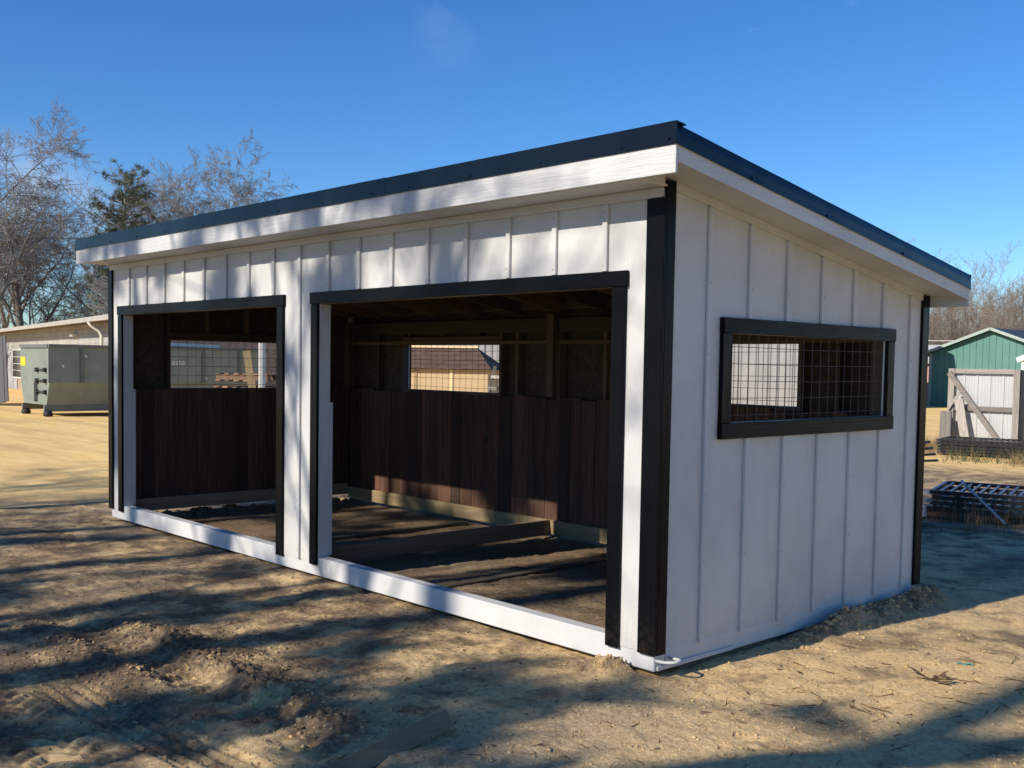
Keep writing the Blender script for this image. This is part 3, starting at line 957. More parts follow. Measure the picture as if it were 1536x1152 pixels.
# ------------------------------------------------------------------ trees
def tube_arrays(P0, P1, R0, R1, n):
    d = P1-P0; L = np.linalg.norm(d, axis=1, keepdims=True)+1e-9; d = d/L
    ref = np.where(np.abs(d[:, 2:3]) < .9, np.array([[0, 0, 1.]]), np.array([[1., 0, 0]]))
    a = np.cross(d, ref); a /= np.linalg.norm(a, axis=1, keepdims=True); b = np.cross(d, a)
    vs = []
    for P, R in ((P0, R0), (P1, R1)):
        for k in range(n):
            t = 2*math.pi*k/n
            vs.append(P + R[:, None]*(math.cos(t)*a + math.sin(t)*b))
    V = np.stack(vs, 1)
    m = len(P0); base = (np.arange(m)*2*n)[:, None]
    F = []
    for k in range(n):
        F.append(np.stack([base[:, 0]+k, base[:, 0]+(k+1) % n, base[:, 0]+n+(k+1) % n, base[:, 0]+n+k], 1))
    return V.reshape(-1, 3), np.concatenate(F)

def segs_mesh(name, segs, n):
    A = np.array([s[0] for s in segs]); B = np.array([s[1] for s in segs])
    r0 = np.array([s[2] for s in segs]); r1 = np.array([s[3] for s in segs])
    return np_mesh(name, *tube_arrays(A, B, r0, r1, n))

def bare_tree(seed, H=14, spread=.9, trunk_frac=.3, r=.26, levels=4, kids=(9, 7, 6, 5), up=.35, twig_r=.010, lean=(0, 0)):
    """returns trunk segments, branch segments (local coordinates, base at origin)"""
    rg = random.Random(seed)
    trunk, br = [], []
    def rnd_perp(d):
        v = np.array([rg.gauss(0, 1) for _ in range(3)]); v -= d*(v @ d); return v/np.linalg.norm(v)
    def limb(p, d, L, r, lev):
        n = (7, 6, 5, 4, 2)[lev]
        pts = [p]; ds = [d]; rs = [r]
        for i in range(n):
            d = d + rnd_perp(d)*rg.uniform(.08, .26)*(1 if lev else .35)
            d[2] += up*(.16 if lev else .05) - (.02*lev)
            d = d/np.linalg.norm(d)
            p = p + d*L/n
            pts.append(p); ds.append(d)
            end = .05 if lev == 0 else .18
            rs.append(r*(1-(1-end)*(i+1)/n))
        for i in range(n):
            (trunk if lev == 0 else br).append((pts[i], pts[i+1], rs[i], rs[i+1]))
        if lev >= levels: return
        m = kids[lev]
        for k in range(m):
            t = (trunk_frac if lev == 0 else .18) + (1-(trunk_frac if lev == 0 else .18))*(k+rg.uniform(.2, .9))/m
            t = min(t, .999); j = int(t*n); f = t*n-j
            q = pts[j]*(1-f) + pts[j+1]*f; rr = rs[j]*(1-f)+rs[j+1]*f
            ang = rg.uniform(.45, 1.0)*(spread if lev < 2 else 1)
            nd_ = ds[j+1]*math.cos(ang) + rnd_perp(ds[j+1])*math.sin(ang)
            frac = (.62, .55, .5, .48, .45)[lev]
            LL = L*frac*rg.uniform(.65, 1.15)*(1.15-.55*t if lev == 0 else 1.1-.4*t)
            limb(q, nd_/np.linalg.norm(nd_), LL, max(rr*rg.uniform(.45, .68), twig_r), lev+1)
    d0 = np.array([lean[0], lean[1], 1.0]); d0 /= np.linalg.norm(d0)
    limb(np.zeros(3), d0, H*.72, r, 0)
    return trunk, br

def make_bare(name, seed, loc, label, rot=0, scale=1, mats=('bark', 'twig'), group=None, cat='tree', **kw):
    t, b = bare_tree(seed, **kw)
    tm = segs_mesh('trunk', t, 8); bm_ = segs_mesh('crown', b, 3)
    tm.polygons.foreach_set('use_smooth', [True]*len(tm.polygons))
    return place_tree(name, (tm, bm_), loc, label, rot, scale, mats, group)

def place_tree(name, meshes, loc, label, rot=0, scale=1, mats=('bark', 'twig'), group=None):
    e = empty(name, loc, label, 'tree', group)
    e.rotation_euler = (0, 0, rot); e.scale = (scale,)*3
    link_mesh('trunk', meshes[0], M[mats[0]], e)
    link_mesh('crown', meshes[1], M[mats[1]], e)
    e['_'] = 0; del e['_']
    TREES[e.name] = meshes
    return e
TREES = {}

def pine_arrays(seed, H=15, crown0=.4, R=2.6, whorls=16, per=6, tuft=.42, needles=46, r=.2, nw=.035):
    rg = random.Random(seed)
    t = []; n = 8
    pts = [np.array([.12*math.sin(i*1.3+seed), .12*math.cos(i*1.7+seed), H*i/n]) for i in range(n+1)]
    pts[0] = np.zeros(3)
    for i in range(n): t.append((pts[i], pts[i+1], r*(1-.85*i/n), r*(1-.85*(i+1)/n)))
    tufts = []
    for w in range(whorls):
        f = crown0 + (1-crown0)*(w+rg.random()*.7)/whorls
        z = f*H; tt = (f-crown0)/(1-crown0)
        c = pts[min(int(f*n), n)]*1.0; c = np.array([c[0], c[1], z])
        L0 = R*(math.sin(math.pi*min(1, .25+.75*(1-tt)**.8))*.6+.55*(1-tt)+.15)
        for k in range(per):
            if rg.random() < .18: continue
            a = rg.uniform(0, 2*math.pi); L = L0*rg.uniform(.45, 1.1)
            d = np.array([math.cos(a), math.sin(a), rg.uniform(-.05, .5)])
            q = c + d*L*.5; e = c + d*L + np.array([0, 0, .12*L])
            t.append((c, q, .045*(1-.6*tt), .03)); t.append((q, e, .03, .01))
            m = max(2, int(3+L*2.2))
            for j in range(m):
                s = rg.uniform(.35, 1.05)
                p = c + (e-c)*s + np.array([rg.gauss(0, .25), rg.gauss(0, .25), rg.gauss(0, .18)])*L*.28
                tufts.append((p, tuft*rg.uniform(.6, 1.15)))
    g = np.random.default_rng(seed)
    V = []
    for p, s in tufts:
        d = g.normal(size=(needles, 3)); d[:, 2] += .35
        d /= np.linalg.norm(d, axis=1, keepdims=True)
        sd = np.cross(d, g.normal(size=(needles, 3))); sd /= np.linalg.norm(sd, axis=1, keepdims=True)
        o = p + d*s*.06
        tip = p + d*s*g.uniform(.55, 1.0, (needles, 1))
        w = s*nw
        V.append(np.stack([o-sd*w, o+sd*w, tip], 1).reshape(-1, 3))
    V = np.concatenate(V)
    return t, V

def make_pine(name, seed, loc, label, rot=0, scale=1, group=None, **kw):
    t, V = pine_arrays(seed, **kw)
    tm = segs_mesh('trunk', t, 7)
    cm = np_mesh('crown', V, np.arange(len(V)).reshape(-1, 3))
    return place_tree(name, (tm, cm), loc, label, rot, scale, ('bark', 'needle'), group)

# --- big bare trees beyond the low building on the left
GLB = 'trees behind the low building'
bigA = make_bare('bare_tree', 11, (-60.6, 14.3, 0), 'large spreading bare tree at the left edge behind the low brick building', rot=0.3,
          H=18.5, spread=1.25, trunk_frac=.12, r=.40, kids=(16, 11, 10, 9), up=.20, twig_r=.0125, lean=(.05, .12), group=GLB)
bigB = make_bare('bare_tree', 23, (-61.0, 29.2, 0), 'broad bare tree rising behind the left end of the shed roof', rot=1.4,
          H=17.5, spread=1.3, trunk_frac=.12, r=.34, kids=(16, 11, 10, 9), up=.22, twig_r=.0125, group=GLB)
make_bare('bare_tree', 31, (-66.0, 24.6, 0), 'slimmer bare tree between the pine and the broad bare tree', rot=2.2,
          H=16.5, spread=1.2, trunk_frac=.14, r=.3, kids=(14, 10, 9, 8), up=.28, twig_r=.0125, group=GLB)
make_bare('bare_tree', 37, (-70.0, 19.0, 0), 'faint bare tree behind the low building, left of the pine', rot=.9,
          H=13, spread=1.0, trunk_frac=.12, r=.28, kids=(13, 10, 9, 7), up=.28, twig_r=.0125, group=GLB)
place_tree('bare_tree', TREES[bigA.name], (-64.5, 18.2, 0), 'bare tree second from the left edge behind the low brick building', 2.6, .80, group=GLB)
place_tree('bare_tree', TREES[bigB.name], (-67.5, 28.0, 0), 'bare tree just right of the pine, behind the broad bare tree', 1.0, .92, group=GLB)
place_tree('bare_tree', TREES[bigB.name], (-62.5, 34.2, 0), 'bare tree farthest right behind the sloping shed roof', 3.9, .86, group=GLB)
make_pine('pine_tree', 5, (-60.9, 22.9, 0), 'tall green pine standing between the bare trees on the left', H=13.2, crown0=.28, R=2.3, whorls=22, per=9,
          tuft=.40, needles=22, group=GLB)
make_pine('evergreen_tree', 8, (-52.6, 17.9, 0), 'small bushy evergreen just above the low building roof', H=5.7, crown0=.15, R=1.7, whorls=12, per=9,
          tuft=.34, needles=22, r=.14, group=GLB)
make_bare('bare_shrub_tree', 47, (-49.5, 17.4, 0), 'low tangled bare tree beside the evergreen above the building roof', H=6.4, spread=1.1, trunk_frac=.08, r=.12,
          kids=(15, 9, 8, 6), up=.25, twig_r=.009, group=GLB)
make_bare('bare_shrub_tree', 48, (-63.5, 18.2, 0), 'low spreading bare tree filling the gap under the large tree', H=8.5, spread=1.2, trunk_frac=.08, r=.16,
          kids=(14, 9, 8, 6), up=.2, twig_r=.010, group=GLB)

# --- wood edge on the right: three shapes, many trees
protos = []
for sd, hh in ((61, 12), (67, 14), (71, 11)):
    t, b = bare_tree(sd, H=hh, spread=.75, trunk_frac=.22, r=.13, levels=4, kids=(13, 7, 5, 4), up=.7, twig_r=.010)
    protos.append((segs_mesh('trunk', t, 6), segs_mesh('crown', b, 3)))
rw = random.Random(12)
order = ['leftmost', 'second', 'third', 'fourth', 'fifth', 'sixth', 'seventh', 'eighth', 'ninth', 'tenth', 'eleventh', 'twelfth', 'thirteenth',
         'fourteenth', 'fifteenth', 'sixteenth', 'seventeenth', 'eighteenth', 'nineteenth', 'twentieth', 'twenty-first', 'twenty-second']
NW = 22
for i in range(NW):
    f = i/(NW-1)
    dep = rw.uniform(0, 1)
    # line of the wood edge, from behind the shed corner to past the frame
    bx = -36.5 + 9.5*f - 6.0*dep + rw.uniform(-.5, .5)
    by = 70.0 + 7.5*f + 18*dep
    place_tree('wood_edge_tree', protos[i % 3], (bx, by, -.1),
               f'{"slender" if i % 2 else "tall"} pale bare tree, {order[i]} from the left along the wood edge behind the green building' if i else
               'pale bare tree leftmost along the wood edge behind the green building',
               rw.uniform(0, 6.28), rw.uniform(.58, .92), ('bark_pale', 'twig_pale'), 'trees at the wood edge')

# --- far wood and brush as one mass
def brush(name, seed, boxes, mat, n, hmin, hmax, label, w=.02, cat='brush', lean=.35, curl=0):
    g = np.random.default_rng(seed)
    V = []
    for (x0, y0, x1, y1, wd), cnt in boxes:
        t = g.random(cnt); s = g.normal(size=cnt)*wd
        dx, dy = x1-x0, y1-y0; L = math.hypot(dx, dy)
        px, py = x0+dx*t - dy/L*s, y0+dy*t + dx/L*s
        pz = ground_h(px, py)-.02
        h = g.uniform(hmin, hmax, cnt)
        P = np.stack([px, py, pz], 1)
        d = np.stack([g.normal(size=cnt)*lean, g.normal(size=cnt)*lean, np.ones(cnt)], 1)
        sd = np.stack([g.normal(size=cnt), g.normal(size=cnt), np.zeros(cnt)], 1)
        sd /= np.linalg.norm(sd, axis=1, keepdims=True)
        ww = w*g.uniform(.5, 1.3, (cnt, 1))
        V.append(np.stack([P-sd*ww, P+sd*ww, P+d*h[:, None]], 1).reshape(-1, 3))
    V = np.concatenate(V)
    o = link_mesh(name, np_mesh(name, V, np.arange(len(V)).reshape(-1, 3)), mat)
    return tag(o, label, cat, None, 'stuff')
def brush_tree_mass():
    """far wood beyond the edge trees: crowded thin stems with side twigs"""
    g = np.random.default_rng(77)
    segs = []
    for i in range(620):
        f = g.random(); dep = g.random()
        x, y = -50 + 26*f - 8*dep, 92 + 12*f + 22*dep
        h = g.uniform(5, 10.5)
        p = np.array([x, y, -.1]); d = np.array([g.normal()*.06, g.normal()*.06, 1.])
        top = p + d*h
        segs.append((p, top, .07, .012))
        for k in range(16):
            t = g.uniform(.25, .98); q = p + d*h*t
            e = q + np.array([g.normal()*.8, g.normal()*.8, g.uniform(.5, 1.6)])*(1.15-t)*1.3
            segs.append((q, e, .026, .008))
            for j in range(4):
                u = g.uniform(.3, 1); q2 = q+(e-q)*u
                segs.append((q2, q2+np.array([g.normal()*.45, g.normal()*.45, g.uniform(.0, .8)]), .012, .006))
    o = link_mesh('far_wood', segs_mesh('far_wood', segs, 3), M['twig_pale'])
    return tag(o, 'hazy mass of bare winter woods far behind the green building', 'woods', None, 'stuff')
brush_tree_mass()
brush('undergrowth', 5, [((-48, 66, -20, 84, 5), 15000)], M['drygrass'], 0, .5, 2.6, 'brown undergrowth along the foot of the bare woods', .03, 'undergrowth')

# --- trees on the sunny side of the yard, behind the camera: they throw the dappled shade
SHADE = []
def shade_pine(seed, x, y, label, **kw):
    return make_pine('pine_tree', seed, (x, y, 0), label, group='trees on the near side of the yard', **kw)
def shade_bare(seed, x, y, label, **kw):
    return make_bare('bare_tree', seed, (x, y, 0), label, group='trees on the near side of the yard', **kw)
# clear-stemmed pines: trunks streak the yard, crowns dapple the upper wall and shade the ground beyond the shed
for sd, sx, yy, hh, c0, RR, wh, rr, lb in [
        (105, -8.8, -14.5, 15.0, .62, 1.6, 8, .24, 'pine outside the frame, farthest left of the near-side row'),
        (107, -6.9, -13.5, 14.0, .64, 1.5, 7, .22, 'pine outside the frame, second from the left in the near-side row'),
        (113, -4.9, -15.0, 15.0, .62, 1.6, 8, .25, 'pine outside the frame, opposite the left bay of the shed'),
        (115, -2.9, -14.0, 14.2, .66, 1.4, 7, .22, 'pine outside the frame, opposite the middle of the shed'),
        (137, 1.5, -11.6, 5.9, .28, 1.9, 10, .14, 'low bushy pine outside the frame, right of the camera'),
        (127, -0.4, -12.0, 7.0, .30, 1.9, 11, .14, 'low bushy pine outside the frame, behind the camera'),
        (129, -3.3, -12.5, 7.2, .32, 1.5, 8, .14, 'low bushy pine outside the frame, opposite the middle bay post'),
        (133, -6.5, -12.5, 7.2, .40, 1.0, 6, .14, 'low bushy pine outside the frame, opposite the left corner'),
        (131, -1.8, -21.0, 24.0, .72, 2.8, 11, .34, 'tallest pine outside the frame, behind the near-side row'),
        (111, 1.4, -20.0, 22.0, .76, 2.4, 9, .30, 'tall pine outside the frame, right end of the near-side row')]:
    shade_pine(sd, sx+.12*yy, yy, lb, H=hh, crown0=c0, R=RR, whorls=wh, per=5, tuft=.5, needles=34, r=rr, nw=.06)
shade_bare(103, -11.4, -19.0, 'bare tree outside the frame among the near-side pines', H=19, spread=.9, trunk_frac=.35, r=.30, kids=(10, 7, 6, 5), up=.35, twig_r=.016)
shade_bare(141, -3.7, -12.0, 'bare tree outside the frame between the pines, opposite the right bay', H=14, spread=1.0, trunk_frac=.45, r=.2, levels=3, kids=(11, 7, 5, 0), up=.3, twig_r=.018)
shade_bare(123, -3.9, -12.0, 'leaning bare tree outside the frame, close to the camera', H=15, spread=.8, trunk_frac=.8, r=.52, levels=2, kids=(3, 4, 0, 0), up=.0, lean=(.42, 0))

# ------------------------------------------------------------------ left background
M['brick'] = plain('weathered_brick_wall', (.42, .29, .21), .9, 0, .2, .3, 12, .4, 20)
M['cream'] = plain('cream_painted_siding', (.36, .345, .325), .8, 0, .3, .18, 1.5)
M['greyblock'] = plain('grey_block_wall', (.42, .41, .40), .85, 0, .2, .2, 3)
M['eave_metal'] = plain('tan_eave_metal', (.42, .38, .325), .5, 0, .4, .12, 2)
M['soffit_brown'] = plain('brown_soffit', (.12, .085, .065), .8)
M['offwhite'] = plain('off_white_paint', (.70, .68, .62), .5, 0, .4, .1, 3)
M['glass'] = plain('dark_window_glass', (.02, .025, .03), .08, 0, .8, .2, 3)

A0 = np.array([-64.0, 15.92]); A1 = np.array([-30.2, 10.05])
dv = (A1-A0)/np.linalg.norm(A1-A0); nv = np.array([dv[1], -dv[0]])        # nv points to the yard
bA = empty('brick_building', ((A0[0]+A1[0])/2, (A0[1]+A1[1])/2, 0), 'long low brick building with cream fascia and white downspout', 'building')
LA = float(np.linalg.norm(A1-A0))
def A(s, o, z): return (A0[0]+dv[0]*s+nv[0]*o, A0[1]+dv[1]*s+nv[1]*o, z)
def Abox(s0, s1, o0, o1, z0, z1):
    return MB().hexa([A(s0, o1, z0), A(s1, o1, z0), A(s1, o0, z0), A(s0, o0, z0), A(s0, o1, z1), A(s1, o1, z1), A(s1, o0, z1), A(s0, o0, z1)])
wallA = Abox(0, LA, -8, -.02, -.2, 3.0).build('wall', M['brick'], bA)
# siding courses over the brick
for i in range(5):
    z0 = 2.02 + i*.19
    Abox(.02, LA-.02, -.018, .02+.006*(i % 2), z0, z0+.184).build('siding_board', M['cream'], wallA)
Abox(.02, LA*.30, -.018, .03, -.15, 2.0).build('block_panel', M['greyblock'], wallA)
# brick courses near the yard end
rb = random.Random(4)
bricks = []
s = LA-9.0
for row in range(8):
    z0 = 1.36 + row*.082
    s = LA-9.0 + (.12 if row % 2 else 0)
    while s < LA-.3:
        o = Abox(s, s+.22, -.0195, .008+rb.uniform(0, .006), z0, z0+.07).build('brick', M['brick'], wallA)
        s += .236
roofA = MB()
roofA.hexa([A(-.4, .75, 2.98), A(LA+.5, .75, 2.98), A(LA+.5, -8.3, 3.35), A(-.4, -8.3, 3.35),
            A(-.4, .75, 3.10), A(LA+.5, .75, 3.10), A(LA+.5, -8.3, 3.47), A(-.4, -8.3, 3.47)])
roofA = roofA.build('roof', M['eave_metal'], bA)
Abox(-.35, LA+.45, .02, .70, 2.955, 2.979).build('soffit', M['soffit_brown'], roofA)
Abox(-.4, LA+.5, .752, .84, 2.92, 3.03).build('gutter', M['eave_metal'], roofA)
sd_ = LA-2.7
dp = MB().tube([A(sd_, .80, 2.93), A(sd_, .72, 2.80), A(sd_+.05, .46, 2.62), A(sd_+.07, .38, 2.45), A(sd_+.07, .38, .1)], .06, 8)
dp.build('downspout', M['offwhite'], bA, True)
def winA(s0, s1, z0, z1):
    w = Abox(s0, s1, .031, .06, z0, z1).build('window', M['offwhite'], bA)
    n = 4
    for k in range(n):
        zz0 = z0+.08+(z1-z0-.1)*k/n; zz1 = z0+.05+(z1-z0-.1)*(k+1)/n
        Abox(s0+.15, s1-.15, .061, .067, zz0, zz1).build('pane', M['glass'], w)
winA(9.0, 12.6, .55, 2.05)
Abox(LA-1.9, LA-.2, .026, .05, 1.55, 2.15).build('window', M['greyblock'], bA)
Abox(LA-9.2, LA-8.6, .03, .22, 2.52, 2.62).build('flood_light', M['offwhite'], bA)

# panels leaning at the far left
def leaning_panel(x, y, w, h, mat, label, tilt=.45, rz=0):
    mb = MB().box(-w/2, w/2, -.02, .02, 0, h)
    for k in range(5):
        xx = -w/2+w*(k+.5)/5
        mb.box(xx-.03, xx+.03, -.035, -.021, .02, h-.02)
    o = mb.build('leaning_sheet', mat)
    o.location = (x, y, gh(x, y)); o.rotation_euler = (-.18, tilt, rz)
    return tag(o, label, 'sheet', 'sheets leaning at the far left')
M['darksheet'] = plain('dark_grey_sheet', (.06, .06, .065), .6)
leaning_panel(-34.6, 7.0, 1.6, 2.3, M['darksheet'], 'dark sheet leaning left of the dumpster by the brick building', -.22, .5)
leaning_panel(-35.6, 7.3, 1.4, 2.1, M['greyblock'], 'grey sheet leaning at the left edge of the picture', -.12, .5)

# roll-off dumpster
M['sage'] = plain('sage_green_paint', (.205, .235, .195), .55, 0, .4, .14, 2.5, .15, 3)
M['sage_dark'] = plain('worn_sage_paint', (.14, .155, .14), .6, 0, .35, .16, 1.2, .15, 3)
M['yellow'] = plain('yellow_sticker', (.75, .55, .02), .5)
M['dkmetal'] = plain('dark_steel', (.025, .025, .025), .6, .3)
dX, dY, dL, dW, dH = -26.75, 6.2, 6.85, 2.35, 1.98
dmp = empty('roll_off_dumpster', (dX-dW/2, dY+dL/2, 0), 'sage green roll-off dumpster with ladder rungs and yellow sticker', 'dumpster')
zb = .33
prof = [(-dW+.25, zb), (-.25, zb), (-.06, .85), (0, .95), (0, dH), (-dW, dH), (-dW, .95), (-dW+.06, .85)]
mb = MB(); n = len(prof)
V = [(dX+a, dY, z) for a, z in prof] + [(dX+a, dY+dL, z) for a, z in prof]
mb.add(V, [tuple(range(n))] + [tuple(range(n, 2*n))[::-1]] + [(i, i+n, (i+1) % n+n, (i+1) % n) for i in range(n) if i not in (4,)])
body = mb.build('body', M['sage'], dmp)
# floor of the load inside so it is not an open shell
MB().box(dX-dW+.05, dX-.05, dY+.05, dY+dL-.05, dH-.5, dH-.42).build('load', M['dkmetal'], body)
for xx in (dX+.0, dX-dW):
    MB().box(xx-.05, xx+.05, dY-.03, dY+dL+.03, dH-.02, dH+.07).build('top_rail', M['sage_dark'], body)
for yy in (dY-.0, dY+dL):
    MB().box(dX-dW+.051, dX-.051, yy-.05, yy+.05, dH-.03, dH+.065).build('top_rail', M['sage_dark'], body)
for yy in np.arange(dY+.9, dY+dL-.3, 1.25):
    MB().hexa([(dX+.0005, yy-.05, .96), (dX+.05, yy-.05, .96), (dX+.05, yy+.05, .96), (dX+.0005, yy+.05, .96),
               (dX+.0005, yy-.05, dH-.03), (dX+.05, yy-.05, dH-.03), (dX+.05, yy+.05, dH-.03), (dX+.0005, yy+.05, dH-.03)]).build('side_rib', M['sage_dark'], body)
MB().box(dX-.33, dX-.24, dY-.06, dY+dL+.1, .14, zb-.001).build('rail', M['sage_dark'], dmp)
MB().box(dX-dW+.24, dX-dW+.33, dY-.06, dY+dL+.1, .14, zb-.001).build('rail', M['sage_dark'], dmp)
for yy in (dY+.05, dY+dL-.4):
    for xx in (dX-.28, dX-dW+.28):
        MB().tube([(xx-.10, yy, .065), (xx+.10, yy, .065)], .105, 16).build('roller', M['dkmetal'], dmp, True)
# end fittings: ladder rungs, dark plate for the notch, sticker, door edge
for k, z in enumerate((1.33, 1.02, .70)):
    b = MB().tube([(dX-.28, dY-.07, z), (dX-.92, dY-.07, z)], .018, 6)
    b.box(dX-.34, dX-.22, dY-.08, dY-.001, z-.07, z+.05); b.box(dX-.98, dX-.86, dY-.08, dY-.001, z-.07, z+.05)
    b.build('ladder_rung', M['dkmetal'], dmp)
MB().box(dX-1.22, dX-.95, dY-.012, dY-.001, .40, .95).build('recess_shade_plate', M['dkmetal'], dmp)  # dark plate on the face, its colour stands for shade in the notch
MB().box(dX-dW+.02, dX-dW+.42, dY-.011, dY-.0005, 1.42, 1.68).build('sticker', M['yellow'], dmp)
MB().box(dX-.06, dX-.002, dY-.03, dY-.0005, .97, dH-.035).build('corner_post', M['sage'], dmp)
# white letters on the side
fc = bpy.data.curves.new('lettering', 'FONT'); fc.body = 'aste'; fc.size = .27; fc.extrude = .002
fo = bpy.data.objects.new('lettering', fc); COL.objects.link(fo)
fc.materials.append(M['offwhite'])
fo.rotation_euler = (math.pi/2, 0, math.pi/2)
fo.location = (dX+.004, dY+3.60, 1.50)
dg = bpy.context.evaluated_depsgraph_get()
tm = bpy.data.meshes.new_from_object(fo.evaluated_get(dg))
mw = fo.matrix_basis.copy()
bpy.data.objects.remove(fo); tm.transform(mw)
lt = link_mesh('lettering', tm, M['offwhite'], dmp, True)
# scuffs of bare metal
rs = random.Random(9)
for k in range(4):
    y, z = dY+rs.uniform(.3, 5.2), rs.uniform(1.05, 1.85)
    MB().hexa([(dX+.0012, y, z), (dX+.002, y, z), (dX+.002, y+.05, z-.06), (dX+.0012, y+.05, z-.06),
               (dX+.0012, y+.02, z+.03), (dX+.002, y+.02, z+.03), (dX+.002, y+.09, z-.03), (dX+.0012, y+.09, z-.03)]).build('scuff', M['offwhite'], dmp)
o = MB().beam((-27.6, 8.6, 2.16), (-27.2, 11.6, 2.10), .30, .10).build('siding_scrap', M['offwhite'])
tag(o, 'white siding scrap lying across the top of the dumpster', 'scrap')

# things outside seen through the left end window
M['yellowwood'] = wood('fresh_pine_board', (.50, .34, .15), (.68, .50, .26), 'z', .7, False)
M['brownwood'] = wood('brown_old_wood', (.16, .09, .055), (.30, .18, .11), 'x', .85, False)
o = MB().beam((-11.38, 4.12, gh(-11.38, 4.12)), (-11.68, 3.97, 1.84), .12, .045, (1, -.8, .1)).build('leaning_board', M['yellowwood'])
tag(o, 'fresh yellow board leaning outside the left end window', 'board')
o = MB().tube([(-11.42, 4.10, gh(-11.42, 4.1)-.2), (-11.42, 4.10, 2.15)], .055, 10).build('white_post', M['offwhite'])
tag(o, 'white post standing outside the left end window', 'post')
pal = []
for k in range(7):
    px, py = -12.6, 4.75
    mb = MB(); z0 = gh(px, py)+.012+k*.225
    ang = .35+rs.uniform(-.05, .05)
    e = empty('pallet', (px+rs.uniform(-.04, .04), py+rs.uniform(-.04, .04), z0),
              ('bottom' if k == 0 else 'top' if k == 6 else ['second', 'third', 'fourth', 'fifth', 'sixth'][k-1]) + ' brown pallet of the stack outside the left end window', 'pallet', 'stacked pallets')
    e.rotation_euler = (0, 0, ang)
    for j in range(3):
        o = MB().box(-.55, .55, -.5+j*.46, -.5+j*.46+.08, .021, .109).build('runner', M['brownwood']); o.parent = e
    for j in range(6):
        a = -.55+j*.2
        for zz in (.0, .11):
            o = MB().box(a, a+.1, -.52, .52, zz, zz+.02).build('slat', M['brownwood']); o.parent = e

# ------------------------------------------------------------------ long ribbed metal building behind the shed
M['ribbed'] = plain('pale_ribbed_metal', (.38, .375, .365), .45, .1, .5, .1, 1.2)
bC = empty('metal_building', (-29, 30, 0), 'long pale ribbed metal building behind the shed', 'building')
C0 = np.array([-41.0, 17.5]); C1 = np.array([-18.9, 36.4])
cd = (C1-C0)/np.linalg.norm(C1-C0); cn = np.array([cd[1], -cd[0]]); LC = float(np.linalg.norm(C1-C0))
def Cc(s, o, z): return (C0[0]+cd[0]*s+cn[0]*o, C0[1]+cd[1]*s+cn[1]*o, z)
def Cbox(s0, s1, o0, o1, z0, z1):
    return MB().hexa([Cc(s0, o1, z0), Cc(s1, o1, z0), Cc(s1, o0, z0), Cc(s0, o0, z0), Cc(s0, o1, z1), Cc(s1, o1, z1), Cc(s1, o0, z1), Cc(s0, o0, z1)])
wallC = Cbox(0, LC, -9, 0, -.2, 5.3).build('wall', M['ribbed'], bC)
s = .15
while s < LC-.1:
    Cbox(s, s+.09, .001, .04, 0, 5.25).build('rib', M['ribbed'], wallC); s += .305
MB().hexa([Cc(-.3, .3, 5.25), Cc(LC+.3, .3, 5.25), Cc(LC+.3, -9.3, 5.9), Cc(-.3, -9.3, 5.9),
           Cc(-.3, .3, 5.4), Cc(LC+.3, .3, 5.4), Cc(LC+.3, -9.3, 6.05), Cc(-.3, -9.3, 6.05)]).build('roof', M['greyblock'], bC)

# low tan coop with brown shingle roof behind the shed
M['tanply'] = wood('tan_plywood', (.56, .39, .20), (.68, .50, .29), 'x', .75, False)
M['shingle'] = plain('brown_shingles', (.115, .075, .055), .9, 0, .2, .25, 6, .4, 25)
cx0, cx1, cy0, cy1 = -3.4, 0, 0, 1.7
coop = empty('coop', (-14.2, 11.45, 0), 'low tan plywood coop with brown shingle roof seen through the back window', 'coop')
coop.rotation_euler = (0, 0, .62)
def cpart(mb, name, mat, parent):
    o = mb.build(name, mat); o.parent = parent; return o
cw = cpart(MB().box(cx0, cx1, cy0, cy1, -.1, 1.58), 'wall', M['tanply'], coop)
for k in range(1, 4):
    xx = cx0+k*(cx1-cx0)/4
    cpart(MB().box(xx-.03, xx+.03, cy0-.02, cy0-.001, 0, 1.55), 'batten', M['tanply'], cw)
ym = (cy0+cy1)/2
mb = MB(); e = .12
P = [(cx0-e, cy0-e, 1.55), (cx1+e, cy0-e, 1.55), (cx1+e, cy1+e, 1.55), (cx0-e, cy1+e, 1.55), (cx0+.2, ym, 2.06), (cx1-.45, ym, 2.06)]
mb.add(P, [(0, 1, 5, 4), (1, 2, 5), (2, 3, 4, 5), (3, 0, 4), (3, 2, 1, 0)])
rfc = cpart(mb, 'roof', M['shingle'], coop)
for k in range(5):
    t = k/5+.02
    a = np.array(P[0])*(1-t)+np.array(P[4])*t; b = np.array(P[1])*(1-t)+np.array(P[5])*t
    cpart(MB().beam(a+(0, -.006, .012), b+(0, -.006, .012), .012, .02), 'shingle_course', M['shingle'], rfc)
cpart(MB().beam((cx0+.15, ym, 2.08), (cx1-.42, ym, 2.08), .16, .05), 'ridge_board', M['tanply'], rfc)
# slatted frames leaning beside the coop
for k in range(2):
    x0 = -11.42+k*.16
    fr = empty('slatted_frame', (x0, 8.78+k*.15, gh(x0, 8.8)), ('nearer' if k else 'farther') + ' dark slatted frame leaning by the coop behind the shed', 'frame', 'frames leaning by the coop')
    for s_x in (-.12, .12):
        o = MB().beam((s_x, 0, 0), (s_x+.20, .30, 1.68), .05, .05).build('rail', M['grey_z']); o.parent = fr
    for j in range(7):
        f = .1+.13*j
        o = MB().beam((-.12+.20*f, .30*f-.04, 1.68*f), (.12+.20*f, .30*f-.04, 1.68*f), .04, .06).build('slat', M['grey_z']); o.parent = fr

